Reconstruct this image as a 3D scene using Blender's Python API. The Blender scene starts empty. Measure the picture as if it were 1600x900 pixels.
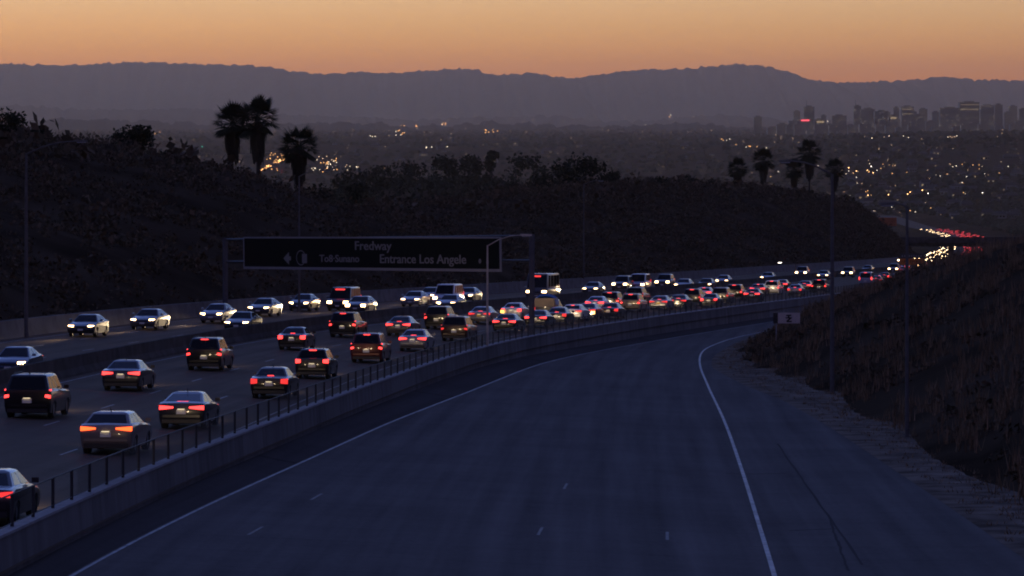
import bpy, bmesh, math, random
from mathutils import Vector, Matrix
SC = bpy.context.scene
COL = SC.collection
R = math.radians
random.seed(7)

# ---------------------------------------------------------------- camera, sky, exposure
CAM_Z = 120.0                    # the camera stands about 120 m above the city basin
K = 1.85
F_PX = 3200.0*K                  # focal length for a 1600 px wide frame
HOR = 195.0                      # image row of the horizon (900 px high frame)
cam_d = bpy.data.cameras.new('camera')
cam_d.sensor_width = 36.0
cam_d.lens = 36.0 * F_PX / 1600.0
cam_d.shift_y = -(450.0 - HOR) / 1600.0
cam_d.clip_start = 0.5
cam_d.clip_end = 60000.0
cam = bpy.data.objects.new('camera', cam_d)
COL.objects.link(cam)
cam.location = (0, 0, CAM_Z)
cam.rotation_euler = (R(90), 0, 0)
SC.camera = cam

world = bpy.data.worlds.new('World')
SC.world = world
world.use_nodes = True
wn = world.node_tree
sky = wn.nodes.new('ShaderNodeTexSky')
sky.sky_type = 'NISHITA'
sky.sun_disc = False
sky.sun_elevation = R(-2.8)      # the sun has just set behind the mountains ahead
sky.sun_rotation = R(-20.0)
sky.altitude = 200.0
sky.air_density = 1.0
sky.dust_density = 0.3
sky.ozone_density = 3.0
wn.links.new(sky.outputs[0], wn.nodes['Background'].inputs[0])
wn.nodes['Background'].inputs[1].default_value = 0.15

SC.view_settings.view_transform = 'Standard'
SC.view_settings.look = 'None'
SC.view_settings.gamma = 1.0
SC.view_settings.exposure = 4.8
EX = 2 ** 4.8                    # lamp strengths below are given as seen and divided by this
SC.render.engine = 'CYCLES'
SC.cycles.use_denoising = True
SC.cycles.max_bounces = 6
SC.cycles.diffuse_bounces = 2
SC.cycles.glossy_bounces = 3
SC.cycles.transmission_bounces = 4
SC.cycles.volume_bounces = 0
SC.cycles.transparent_max_bounces = 8
SC.cycles.sample_clamp_indirect = 2.0
SC.cycles.filter_width = 1.9
SC.cycles.caustics_reflective = False
SC.cycles.caustics_refractive = False

# ---------------------------------------------------------------- helpers
def obj(name, me, mat=None, parent=None, loc=None, kind=None):
    o = bpy.data.objects.new(name, me)
    COL.objects.link(o)
    if mat is not None and me is not None and len(me.materials) == 0:
        me.materials.append(mat)
    if parent is not None:
        o.parent = parent
    if loc is not None:
        o.location = loc
    if kind:
        o['kind'] = kind
    return o

def tag(o, label=None, cat=None, group=None, kind=None):
    if label: o['label'] = label
    if cat: o['category'] = cat
    if group: o['group'] = group
    if kind: o['kind'] = kind
    return o

def empty(name, loc=(0, 0, 0), rz=0.0):
    o = bpy.data.objects.new(name, None)
    COL.objects.link(o)
    o.empty_display_size = 0.2
    o.location = loc
    o.rotation_euler = (0, 0, rz)
    return o

class MB:
    """collects faces; build() links them as one mesh object"""
    def __init__(s):
        s.v = []; s.f = []; s.m = []
    def quad(s, a, b, c, d, m=0):
        i = len(s.v); s.v += [a, b, c, d]; s.f.append((i, i+1, i+2, i+3)); s.m.append(m)
    def tri(s, a, b, c, m=0):
        i = len(s.v); s.v += [a, b, c]; s.f.append((i, i+1, i+2)); s.m.append(m)
    def box(s, x0, x1, y0, y1, z0, z1, m=0):
        i = len(s.v)
        s.v += [(x0,y0,z0),(x1,y0,z0),(x1,y1,z0),(x0,y1,z0),(x0,y0,z1),(x1,y0,z1),(x1,y1,z1),(x0,y1,z1)]
        for f in ((0,3,2,1),(4,5,6,7),(0,1,5,4),(1,2,6,5),(2,3,7,6),(3,0,4,7)):
            s.f.append(tuple(i+k for k in f)); s.m.append(m)
    def hexa(s, p, m=0):
        """p: 8 corners, bottom ring then top ring"""
        i = len(s.v); s.v += [tuple(q) for q in p]
        for f in ((0,3,2,1),(4,5,6,7),(0,1,5,4),(1,2,6,5),(2,3,7,6),(3,0,4,7)):
            s.f.append(tuple(i+k for k in f)); s.m.append(m)
    def tube(s, pts, rad, n=8, m=0, cap=True):
        rings = []
        for k, p in enumerate(pts):
            p = Vector(p)
            a = Vector(pts[max(k-1, 0)]); b = Vector(pts[min(k+1, len(pts)-1)])
            d = (b - a).normalized()
            u = d.cross(Vector((0, 0, 1)))
            if u.length < 1e-3: u = Vector((1, 0, 0))
            u.normalize(); w = d.cross(u)
            r = rad[k] if isinstance(rad, (list, tuple)) else rad
            i = len(s.v)
            for j in range(n):
                an = 2*math.pi*j/n
                s.v.append(tuple(p + u*math.cos(an)*r + w*math.sin(an)*r))
            rings.append(i)
        for k in range(len(rings)-1):
            for j in range(n):
                s.f.append((rings[k]+j, rings[k]+(j+1) % n, rings[k+1]+(j+1) % n, rings[k+1]+j)); s.m.append(m)
        if cap:
            s.f.append(tuple(rings[0]+j for j in reversed(range(n)))); s.m.append(m)
            s.f.append(tuple(rings[-1]+j for j in range(n))); s.m.append(m)
    def grid(s, rows, m=0):
        i = len(s.v); nc = len(rows[0])
        for r in rows: s.v += [tuple(p) for p in r]
        for a in range(len(rows)-1):
            for b in range(nc-1):
                s.f.append((i+a*nc+b, i+a*nc+b+1, i+(a+1)*nc+b+1, i+(a+1)*nc+b)); s.m.append(m)
    def mesh(s, name, mats=None, smooth=False, ang=None):
        me = bpy.data.meshes.new(name)
        me.from_pydata(s.v, [], s.f)
        for mt in (mats or []): me.materials.append(mt)
        if mats and len(mats) > 1:
            me.polygons.foreach_set('material_index', s.m)
        if smooth or ang is not None:
            me.polygons.foreach_set('use_smooth', [True]*len(me.polygons))
            if ang is not None: me.set_sharp_from_angle(angle=R(ang))
        me.update()
        return me
    def build(s, name, mat, parent=None, loc=None, smooth=False, ang=None, kind=None):
        mats = mat if isinstance(mat, (list, tuple)) else [mat]
        return obj(name, s.mesh(name, mats, smooth, ang), None, parent, loc, kind)

# ---------------------------------------------------------------- materials
def new_mat(name):
    m = bpy.data.materials.new(name); m.use_nodes = True
    nt = m.node_tree; b = nt.nodes['Principled BSDF']
    return m, nt, b

def N(nt, typ, **kw):
    n = nt.nodes.new(typ)
    for k, v in kw.items(): setattr(n, k, v)
    return n

def plain(name, col, rough=0.6, metal=0.0, spec=0.5, var=0.0, scale=3.0, bump=0.0, coat=0.0):
    m, nt, b = new_mat(name)
    b.inputs['Base Color'].default_value = (*col, 1)
    b.inputs['Roughness'].default_value = rough
    b.inputs['Metallic'].default_value = metal
    b.inputs['Specular IOR Level'].default_value = spec
    b.inputs['Coat Weight'].default_value = coat
    b.inputs['Coat Roughness'].default_value = 0.06
    if var > 0 or bump > 0:
        tc = N(nt, 'ShaderNodeTexCoord'); no = N(nt, 'ShaderNodeTexNoise')
        no.inputs['Scale'].default_value = scale; no.inputs['Detail'].default_value = 6
        nt.links.new(tc.outputs['Object'], no.inputs['Vector'])
        if var > 0:
            r = N(nt, 'ShaderNodeValToRGB')
            r.color_ramp.elements[0].position = 0.3; r.color_ramp.elements[1].position = 0.7
            r.color_ramp.elements[0].color = (*[max(0, c*(1-var)) for c in col], 1)
            r.color_ramp.elements[1].color = (*[min(1, c*(1+var)) for c in col], 1)
            nt.links.new(no.outputs[0], r.inputs[0]); nt.links.new(r.outputs[0], b.inputs['Base Color'])
        if bump > 0:
            bp = N(nt, 'ShaderNodeBump'); bp.inputs['Strength'].default_value = bump; bp.inputs['Distance'].default_value = 0.05
            nt.links.new(no.outputs[0], bp.inputs['Height']); nt.links.new(bp.outputs[0], b.inputs['Normal'])
    return m

def glow(name, col, strength, sample=True, base=(0.02, 0.02, 0.02)):
    m, nt, b = new_mat(name)
    b.inputs['Base Color'].default_value = (*base, 1)
    b.inputs['Roughness'].default_value = 0.3
    b.inputs['Emission Color'].default_value = (*col, 1)
    b.inputs['Emission Strength'].default_value = strength / EX
    if not sample:
        m.cycles.emission_sampling = 'NONE'
    return m

def road_mat(name, col, rough, joint=4.6, lane=3.7, off=0.0, dark=0.55, spec=0.5, sheen=0.0):
    """concrete or asphalt read in road coordinates (u across, v along, stored as uv)"""
    m, nt, b = new_mat(name)
    uv = N(nt, 'ShaderNodeUVMap')
    sep = N(nt, 'ShaderNodeSeparateXYZ'); nt.links.new(uv.outputs[0], sep.inputs[0])
    tc = N(nt, 'ShaderNodeTexCoord')
    big = N(nt, 'ShaderNodeTexNoise'); big.inputs['Scale'].default_value = 0.12; big.inputs['Detail'].default_value = 5
    fine = N(nt, 'ShaderNodeTexNoise'); fine.inputs['Scale'].default_value = 6.0; fine.inputs['Detail'].default_value = 5
    nt.links.new(tc.outputs['Object'], big.inputs['Vector']); nt.links.new(tc.outputs['Object'], fine.inputs['Vector'])
    mid = N(nt, 'ShaderNodeTexNoise'); mid.inputs['Scale'].default_value = 0.55; mid.inputs['Detail'].default_value = 8; mid.inputs['Roughness'].default_value = 0.7
    nt.links.new(tc.outputs['Object'], mid.inputs['Vector'])
    st = N(nt, 'ShaderNodeTexNoise'); st.inputs['Scale'].default_value = 1.0; st.inputs['Detail'].default_value = 4
    mp = N(nt, 'ShaderNodeMapping'); mp.inputs['Scale'].default_value = (1.6, 0.03, 1)
    nt.links.new(uv.outputs[0], mp.inputs['Vector']); nt.links.new(mp.outputs[0], st.inputs['Vector'])
    def math_(op, a, b_=None):
        n = N(nt, 'ShaderNodeMath', operation=op)
        for k, x in enumerate((a, b_)):
            if x is None: continue
            if isinstance(x, (int, float)): n.inputs[k].default_value = x
            else: nt.links.new(x, n.inputs[k])
        return n.outputs[0]
    # wheel tracks: two darker bands per lane
    ph = math_('MULTIPLY', math_('ADD', sep.outputs[0], off), 2*math.pi/(lane/2))
    trk = math_('MULTIPLY', math_('ADD', math_('COSINE', ph), 1.0), 0.045)
    # transverse joints
    fr = math_('FRACT', math_('DIVIDE', sep.outputs[1], joint))
    jn = math_('MULTIPLY', math_('LESS_THAN', fr, 0.012), 0.28)
    # stains and longitudinal streaks
    a = math_('ADD', math_('MULTIPLY', big.outputs[0], 0.35), math_('MULTIPLY', mid.outputs[0], 0.25))
    c = math_('MULTIPLY', st.outputs[0], 0.55)
    d = math_('MULTIPLY', fine.outputs[0], 0.30)
    tot = math_('ADD', math_('ADD', a, c), math_('SUBTRACT', d, math_('ADD', trk, jn)))
    mr = N(nt, 'ShaderNodeMapRange'); mr.inputs['From Min'].default_value = 0.25; mr.inputs['From Max'].default_value = 0.95
    mr.inputs['To Min'].default_value = dark; mr.inputs['To Max'].default_value = 1.35
    nt.links.new(tot, mr.inputs['Value'])
    mx = N(nt, 'ShaderNodeVectorMath', operation='SCALE'); mx.inputs[0].default_value = col
    nt.links.new(mr.outputs[0], mx.inputs['Scale']); nt.links.new(mx.outputs[0], b.inputs['Base Color'])
    rr = N(nt, 'ShaderNodeMapRange'); rr.inputs['To Min'].default_value = rough-0.12; rr.inputs['To Max'].default_value = rough+0.15
    nt.links.new(st.outputs[0], rr.inputs['Value']); nt.links.new(rr.outputs[0], b.inputs['Roughness'])
    b.inputs['Specular IOR Level'].default_value = spec
    bp = N(nt, 'ShaderNodeBump'); bp.inputs['Strength'].default_value = 0.25; bp.inputs['Distance'].default_value = 0.02
    nt.links.new(fine.outputs[0], bp.inputs['Height']); nt.links.new(bp.outputs[0], b.inputs['Normal'])
    if sheen > 0:                # traffic-polished surface: a weak broad reflection of the lamps
        gl = N(nt, 'ShaderNodeBsdfGlossy'); gl.inputs['Roughness'].default_value = 0.34
        ms = N(nt, 'ShaderNodeMixShader'); ms.inputs[0].default_value = sheen
        out = [n for n in nt.nodes if n.type == 'OUTPUT_MATERIAL'][0]
        nt.links.new(b.outputs[0], ms.inputs[1]); nt.links.new(gl.outputs[0], ms.inputs[2]); nt.links.new(ms.outputs[0], out.inputs[0])
    return m

def object_tint(name, rough=0.5, spec=0.5, metal=0.0, coat=0.0):
    """one material for many things; each takes its own object colour"""
    m, nt, b = new_mat(name)
    oi = N(nt, 'ShaderNodeObjectInfo')
    nt.links.new(oi.outputs['Color'], b.inputs['Base Color'])
    b.inputs['Roughness'].default_value = rough
    b.inputs['Specular IOR Level'].default_value = spec
    b.inputs['Metallic'].default_value = metal
    b.inputs['Coat Weight'].default_value = coat
    b.inputs['Coat Roughness'].default_value = 0.05
    return m

M = {}
M['soil'] = plain('dry_soil', (0.052, 0.038, 0.025), 1.0, var=0.55, scale=0.11, bump=0.6, spec=0.0)
M['dirt'] = plain('dirt_apron', (0.17, 0.14, 0.105), 1.0, var=0.5, scale=0.7, bump=0.5, spec=0.0)
M['mount'] = plain('mountain_scrub', (0.035, 0.035, 0.03), 1.0, var=0.5, scale=0.004, spec=0.0)
M['freeway'] = road_mat('freeway_concrete', (0.130, 0.103, 0.076), 0.7, off=0.4, spec=0.0, sheen=0.022)
M['ramp'] = road_mat('ramp_concrete', (0.152, 0.142, 0.124), 0.9, off=0.0, dark=0.5, spec=0.0)
M['asphalt'] = road_mat('shoulder_asphalt', (0.085, 0.078, 0.07), 0.9, joint=60, dark=0.6, spec=0.0)
M['wallc'] = plain('wall_concrete', (0.16, 0.15, 0.14), 0.9, spec=0.05, var=0.25, scale=0.8, bump=0.3)
def stained(name, col):
    m, nt, b = new_mat(name)
    oi = N(nt, 'ShaderNodeObjectInfo'); tc = N(nt, 'ShaderNodeTexCoord')
    mp = N(nt, 'ShaderNodeMapping'); mp.inputs['Scale'].default_value = (0.9, 0.9, 0.12); nt.links.new(tc.outputs['Object'], mp.inputs['Vector'])
    n1 = N(nt, 'ShaderNodeTexNoise'); n1.inputs['Scale'].default_value = 1.6; n1.inputs['Detail'].default_value = 6; nt.links.new(mp.outputs[0], n1.inputs['Vector'])
    n2 = N(nt, 'ShaderNodeTexNoise'); n2.inputs['Scale'].default_value = 0.35; n2.inputs['Detail'].default_value = 5; nt.links.new(tc.outputs['Object'], n2.inputs['Vector'])
    def mth(op, p, q):
        n = N(nt, 'ShaderNodeMath', operation=op)
        for k, x in enumerate((p, q)):
            if isinstance(x, (int, float)): n.inputs[k].default_value = x
            else: nt.links.new(x, n.inputs[k])
        return n.outputs[0]
    v = mth('ADD', mth('MULTIPLY', n1.outputs[0], 0.9), mth('ADD', mth('MULTIPLY', n2.outputs[0], 0.7), mth('MULTIPLY', oi.outputs['Random'], 0.22)))
    mx = N(nt, 'ShaderNodeVectorMath', operation='SCALE'); mx.inputs[0].default_value = col; nt.links.new(v, mx.inputs['Scale']); nt.links.new(mx.outputs[0], b.inputs['Base Color'])
    b.inputs['Roughness'].default_value = 0.9; b.inputs['Specular IOR Level'].default_value = 0.03
    return m
M['wallp'] = stained('stained_wall_concrete', (0.165, 0.155, 0.145))
M['barrier'] = plain('barrier_concrete', (0.075, 0.068, 0.062), 0.9, spec=0.02, var=0.35, scale=0.8, bump=0.3)
M['cap'] = plain('wall_cap', (0.30, 0.29, 0.28), 0.8, spec=0.05, var=0.15, scale=1.5)
M['paint'] = plain('road_paint', (0.29, 0.285, 0.27), 0.6, var=0.55, scale=1.6)
M['paint_worn'] = plain('worn_road_paint', (0.30, 0.28, 0.25), 0.7, var=0.4, scale=3.0)
M['paint_faint'] = plain('nearly_gone_paint', (0.185, 0.175, 0.158), 0.8, var=0.3, scale=4.0)
M['seal'] = plain('crack_sealant', (0.095, 0.09, 0.08), 0.9, spec=0.0)
M['steel'] = plain('galvanised_steel', (0.32, 0.33, 0.34), 0.45, metal=0.6, var=0.15, scale=5)
M['dark_steel'] = plain('dark_steel', (0.05, 0.05, 0.052), 0.5, metal=0.3)
M['rust'] = plain('fence_post_steel', (0.045, 0.04, 0.036), 0.7, metal=0.2)

# ---------------------------------------------------------------- the lie of the land
def pchip(pts):
    xs = [p[0] for p in pts]; ys = [p[1] for p in pts]; n = len(xs)
    h = [xs[i+1]-xs[i] for i in range(n-1)]; d = [(ys[i+1]-ys[i])/h[i] for i in range(n-1)]
    m = [d[0]] + [0.0]*(n-2) + [d[-1]]
    for i in range(1, n-1):
        if d[i-1]*d[i] > 0:
            w1 = 2*h[i]+h[i-1]; w2 = h[i]+2*h[i-1]; m[i] = (w1+w2)/(w1/d[i-1]+w2/d[i])
    def f(x):
        if x <= xs[0]: return ys[0]+m[0]*(x-xs[0])
        if x >= xs[-1]: return ys[-1]+m[-1]*(x-xs[-1])
        lo, hi = 0, n-2
        while lo < hi:
            mid = (lo+hi+1)//2
            if xs[mid] <= x: lo = mid
            else: hi = mid-1
        i = lo; t = (x-xs[i])/h[i]
        return (2*t**3-3*t*t+1)*ys[i]+(t**3-2*t*t+t)*h[i]*m[i]+(-2*t**3+3*t*t)*ys[i+1]+(t**3-t*t)*h[i]*m[i+1]
    return f
def pk(pts): return pchip([(y*K, v) for y, v in pts])
def lerp(a, b, t): return a+(b-a)*t
def sstep(a, b, x):
    t = min(max((x-a)/(b-a), 0), 1); return t*t*(3-2*t)

# wall between freeway and ramp: plan position x at distance y
WALLX = pk([(-120,-18),(20,-13.9),(51.6,-11.97),(63.6,-10.95),(77.6,-9.3),(98,-6.75),(134.6,-0.9),(172,10.3),(206,23),(233,33.5),(300,58),(340,72),
               (390,90),(459,112),(800,190),(1500,345),(1900,425),(2200,465),(2600,490),(4000,500)])
# fall of the road below the camera at distance y
DROP = pchip([(y*K, d) for y, d in ((-120,1.56),(0,8),(300,24.1),(459,32.8),(800,53.2),(1500,88),(2500,117))]+[(5800,108),(7200,76),(9000,50),(13000,36),(20000,25),(30000,12),(42000,3)])
def wslope(y): return (WALLX(y+1.5)-WALLX(y-1.5))/3.0
def wnorm(y): return math.sqrt(1+wslope(y)**2)
LANE1 = pk([(-120,3.3),(50,3.6),(82,4.3),(110,5.4),(140,6.2),(170,7.0),(5000,7.0)])   # nearest lane centre left of the wall
def t_med(y): return LANE1(y)+11.6
def t_left(y): return LANE1(y)+24.0
BANK = 0.045
def fz(t, y):                    # freeway surface height at t metres left of the wall
    return CAM_Z-DROP(y)+BANK*min(max(t, 0), 33)
def fpt(t, y, dz=0.0):           # point on the freeway: t left of the wall, square to it
    n = wnorm(y); m = wslope(y)
    return Vector((WALLX(y)-t/n, y+t*m/n, fz(t, y)+dz))
def rise(y): return 1.2*(1-sstep(250*K, 340*K, y))
def rz_(x, y, dz=0.0):           # ramp surface height
    return CAM_Z-DROP(y)-rise(y)+dz+0.045*min(max(RAMP_R(y)-x, 0), 21)*rise(y)/1.2   # banked: the outer side is higher
RAMP_L = pk([(-120,1.0),(50,1.2),(70,1.6),(90,1.9),(118,2.5),(145,2.0),(165,1.6),(400,1.6)])                    # edge line, right of the wall
RAMP_R = pk([(-120,-4),(30,4.8),(55.2,7.07),(62,7.6),(79,8.9),(100,10.4),(126,12.0),(145,13.3),(161,15.0),(177,18.4),(201,26.4),(233,38.0),(300,62.5),(340,76.5),(400,98)])
PAVE_R = pk([(-120,10),(30,14.0),(59,14.8),(81,15.2),(99,15.4),(112,15.3),(126,14.4),(140,14.1),(150,14.9),(165,17.4),(181,21.0),(201,28),(233,39.6),(300,64),(340,78),(400,99.5)])
FOOT = pk([(-120,16),(30,17.2),(70,17.6),(82,18.2),(93,18.4),(118,18.8),(132,18.4),(145,17.6),(160,18.6),(181,22.5),(201,29.5),(233,41),(300,66),(400,103),(800,200),(4000,830)])
CAPH = pk([(-120,14),(110,13),(122,12.2),(132,10.4),(142,8.3),(152,6.8),(162,5.4),(172,4.1),(182,3.4),(205,2.2),(240,1.0),(300,0.5),(600,0.4),(4000,0.4)])
# left hillside: crest fall below the camera and crest distance beyond the left wall
CREST = pk([(-120,-2),(150,0.5),(215,1.5),(232,2.6),(250,5.2),(268,10.6),(300,12.6),(350,12.4),(400,12.6),(470,13.6),(550,17.2),(650,23.5),(720,28.5),(762,36),(795,49)])
CRUN = pk([(-120,48),(400,48),(500,41),(600,32),(700,23),(760,16),(800,10)])
def left_edge_v(y): return -(t_left(y)+0.6)*wnorm(y)
def wob(x, y, s, a):
    return a*(math.sin(x/s+1.3*math.sin(y/s*0.7))+math.sin(y/s*1.31+1.7*math.sin(x/s*0.53)+2.1))*0.5
def ground(x, y):
    Q = y/K
    base = CAM_Z-DROP(y)-1.0
    v = x-WALLX(y)
    if Q < 420: corridor = FOOT(y)-WALLX(y)
    else: corridor = 7.0
    le = left_edge_v(y)
    if le <= v <= corridor:
        if v < 0.4 or Q > 420: return fz(-v/wnorm(y), y)-0.9 if v < 0 else base
        return rz_(x, y)-0.45 if x < PAVE_R(min(y, 400*K))-0.6 else rz_(x, y)-0.22
    if v < le:
        a = le-v
        foot = fz(t_left(y), y)+0.1
        far = CAM_Z-DROP(y)-2.0
        if Q < 830:
            run = CRUN(y); top = CAM_Z-CREST(min(y, 795*K))
            if Q > 795: top = lerp(top, far, (Q-795)/35)
            k = a/run
            if k < 1: z = foot+(top-foot)*(k**0.85*(1.15-0.15*k))
            else:
                z = max(top-0.14*(a-run), far) if Q > 180 else top-0.02*(a-run)
            z += wob(x, y, 9, 0.7)*min(1, a/15)+wob(x, y, 3.1, 0.25)*min(1, a/6)
        else:
            z = far
        # wooded rise farther on, and the long fall to the basin
        hx = (x+28)/(95 if x > -28 else 130); hy = (Q-960)/170
        q = hx*hx+hy*hy
        if q < 1: z = max(z, far+37*(1-q)**1.2)
        return z
    # right
    a = x-FOOT(y) if Q < 800 else v-7
    z = base-0.1+rise(y)*0
    if Q < 420:
        f0 = rz_(x, y)+0.0
        cap = CAPH(y)
        h = min(a*0.56, cap+0.12*max(0, a-cap/0.56))
        s = 2.5; # soften the crest
        h = h-0.35*math.exp(-((a*0.56-cap)/1.5)**2)
        z = f0+h+wob(x, y, 6, 0.45)*min(1, a/5)+wob(x, y, 2.3, 0.16)*min(1, a/3)
    elif Q < 2600:
        z = CAM_Z-DROP(y)-0.6+min(a*0.2, 2.0)+wob(x, y, 60, 1.0)
    if Q > 2300:
        k = sstep(2300, 4100, Q)*sstep(0.10/K, 0.24/K, x/y)*(1-0.55*sstep(4300, 6500, Q))
        z = max(z, base)+k*(34+wob(x, y, 420, 9))
    return z

# one sheet of ground to the foot of the mountains
def gv():
    c = []
    x = -120.0
    while x <= 80: c.append(x); x += 2.5
    d = 8.0; x = 80.0
    while x < 26000: x += d; d *= 1.16; c.append(x)
    d = 8.0; x = -120.0; l = []
    while x > -26000: x -= d; d *= 1.16; l.append(x)
    return l[::-1]+c
cols_v = gv()
rows_y = []
y = -110.0
while y < 320*K: rows_y.append(y); y += 4.0
while y < 1250*K: rows_y.append(y); y += 12.0
while y < 41000: rows_y.append(y); y *= 1.03
g = MB()
g.grid([[(WALLX(y)+v, y, ground(WALLX(y)+v, y)) for v in cols_v] for y in rows_y])
g.build('ground', M['soil'], smooth=True, kind='structure')

def uv_sheet(name, mat, pts_uv, parent=None, kind='structure'):
    """pts_uv: rows of (Vector, u, v)"""
    mb = MB(); mb.grid([[p[0] for p in r] for r in pts_uv])
    me = mb.mesh(name, [mat], smooth=True)
    uvl = me.uv_layers.new(name='UVMap'); nc = len(pts_uv[0])
    flat = [(p[1], p[2]) for r in pts_uv for p in r]
    for lp in me.loops: uvl.data[lp.index].uv = flat[lp.vertex_index]
    return obj(name, me, None, parent, None, kind)

def yrange(a, b, st, grow=1.0):
    o = []; y = a
    while y < b: o.append(y); y += st; st *= grow
    o.append(b); return o

# freeway
def arclen(ys):
    s = [0.0]
    for a, b in zip(ys, ys[1:]): s.append(s[-1]+math.hypot(b-a, WALLX(b)-WALLX(a)))
    return s
fy = yrange(-100, 2620*K, 5, 1.012); fs = arclen(fy)
freeway = uv_sheet('freeway', M['freeway'], [[(fpt(lerp(-0.2, t_left(y)+0.5, k/12), y), LANE1(y)-lerp(0, t_left(y), k/12), s) for k in range(13)] for y, s in zip(fy, fs)])
# ramp: dark shoulder beside the wall, then concrete to the dirt
ry = yrange(-100, 345*K, 4)
rs = arclen(ry)
def rrow(y, s, a, b, n, dz):
    return [(Vector((lerp(a, b, k/n), y, rz_(lerp(a, b, k/n), y, dz))), lerp(a, b, k/n)-WALLX(y)*0.45, s) for k in range(n+1)]
uv_sheet('ramp_road', M['ramp'], [rrow(y, s, WALLX(y)+RAMP_L(y)-0.12, RAMP_R(y)-0.15, 12, 0.0)+rrow(y, s, RAMP_R(y)+0.15, PAVE_R(y), 5, 0.0) for y, s in zip(ry, rs)])
def srow(y, s):
    o = []
    for k in range(5):
        q = k/4; x = lerp(WALLX(y)+0.12, WALLX(y)+RAMP_L(y)-0.1, q)
        o.append((Vector((x, y, rz_(x, y, -0.004+0.22*rise(y)/1.2*(1-q)**1.3))), q*2, s))
    return o
uv_sheet('ramp_shoulder', M['asphalt'], [srow(y, s) for y, s in zip(ry, rs)])
ap = MB()
ap.grid([[(lerp(PAVE_R(y)-0.25, FOOT(y)+0.9, k/5), y, rz_(99, y, 0.006+0.02*k*(5-k)/6+(0.0 if k == 0 else 0.006*math.sin(y*0.9+k*2.1)*math.sin(y*0.37+k))) + (0.14 if k == 5 else 0)) for k in range(6)] for y in yrange(-100, 250*K, 1.6)])
ap.build('dirt_verge', M['dirt'], smooth=True, kind='structure')

# painted lines (sheets a few mm above the road)
def strip(mb, fn, y0, y1, w, step=3.0):
    rows = []
    for y in yrange(y0, y1, step):
        p = fn(y); q = fn(y+0.5); d = Vector((q.x-p.x, q.y-p.y, 0)).normalized(); n = Vector((-d.y, d.x, 0))*w/2
        rows.append([p+n, p-n])
    mb.grid(rows)
def road_line(name, fn, y0, y1, w, mat, parent):
    mb = MB(); strip(mb, fn, y0, y1, w); return mb.build(name, mat, parent)
ramp = bpy.data.objects['ramp_road']
road_line('edge_line', lambda y: Vector((WALLX(y)+RAMP_L(y), y, rz_(WALLX(y)+RAMP_L(y), y, 0.005))), -60, 330*K, 0.11, M['paint'], ramp)
road_line('edge_line', lambda y: Vector((RAMP_R(y), y, rz_(RAMP_R(y)-0.12, y, 0.009))), -60, 330*K, 0.14, M['paint'], ramp)
# faint lane dashes on the ramp
for bx, sl, y0 in ((-7.0, 0.13, 58.2), (-7.0, 0.13, 66.0), (0.9, 0.095, 60.6), (0.9, 0.095, 71.6), (4.7, 0.075, 60.8)):
    road_line('lane_dash', lambda y, bx=bx, sl=sl: Vector((bx+sl*(y/K-62), y, rz_(bx+sl*(y/K-62), y, 0.006))), y0*K, y0*K+3.0, 0.10, M['paint_faint'], ramp)
# sealed cracks wandering over the concrete
crk = random.Random(4)
for (x0, y0, x1, y1) in ((9.75, 57, 11.6, 90), (9.2, 56, 10.2, 66), (8.6, 63.6, 10.2, 63.9), (8.2, 78.5, 10.6, 78.9)):
    mb = MB(); n = 26; rows = []; wx = 0.0
    for k in range(n+1):
        wx += crk.gauss(0, 0.018); t = k/n
        x = lerp(x0, x1, t)+(wx if abs(y1-y0) > 5 else 0); y = (lerp(y0, y1, t))*K+(wx if abs(y1-y0) <= 5 else 0)
        w = 0.03+0.02*crk.random(); z = rz_(x, y, 0.005)
        rows.append([(x-w, y, z), (x+w, y, z)] if abs(y1-y0) > 5 else [(x, y+w*2, z), (x, y-w*2, z)])
    mb.grid(rows); mb.build('sealed_crack', M['seal'], ramp)
# freeway edge lines and dashes
for off in (-1.85,):
    road_line('edge_line', lambda y: fpt(LANE1(y)-1.9, y, 0.005), -60, 700*K, 0.12, M['paint_worn'], freeway)
road_line('edge_line', lambda y: fpt(t_med(y)-1.0, y, 0.005), -60, 700*K, 0.12, M['paint_worn'], freeway)
road_line('edge_line', lambda y: fpt(t_med(y)+1.2, y, 0.005), -60, 700*K, 0.12, M['paint_worn'], freeway)
road_line('edge_line', lambda y: fpt(t_left(y)-1.3, y, 0.005), -60, 700*K, 0.12, M['paint_worn'], freeway)
for k, off in enumerate((1.8, 5.3, 13.0+3.6, 13.0+7.1)):
    y = 40.0*K+k*2
    while y < 300*K:
        road_line('lane_dash', lambda yy, off=off: fpt(LANE1(yy)+off, yy, 0.005), y, y+3.6, 0.11, M['paint_worn'], freeway)
        y += 14.6

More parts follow.
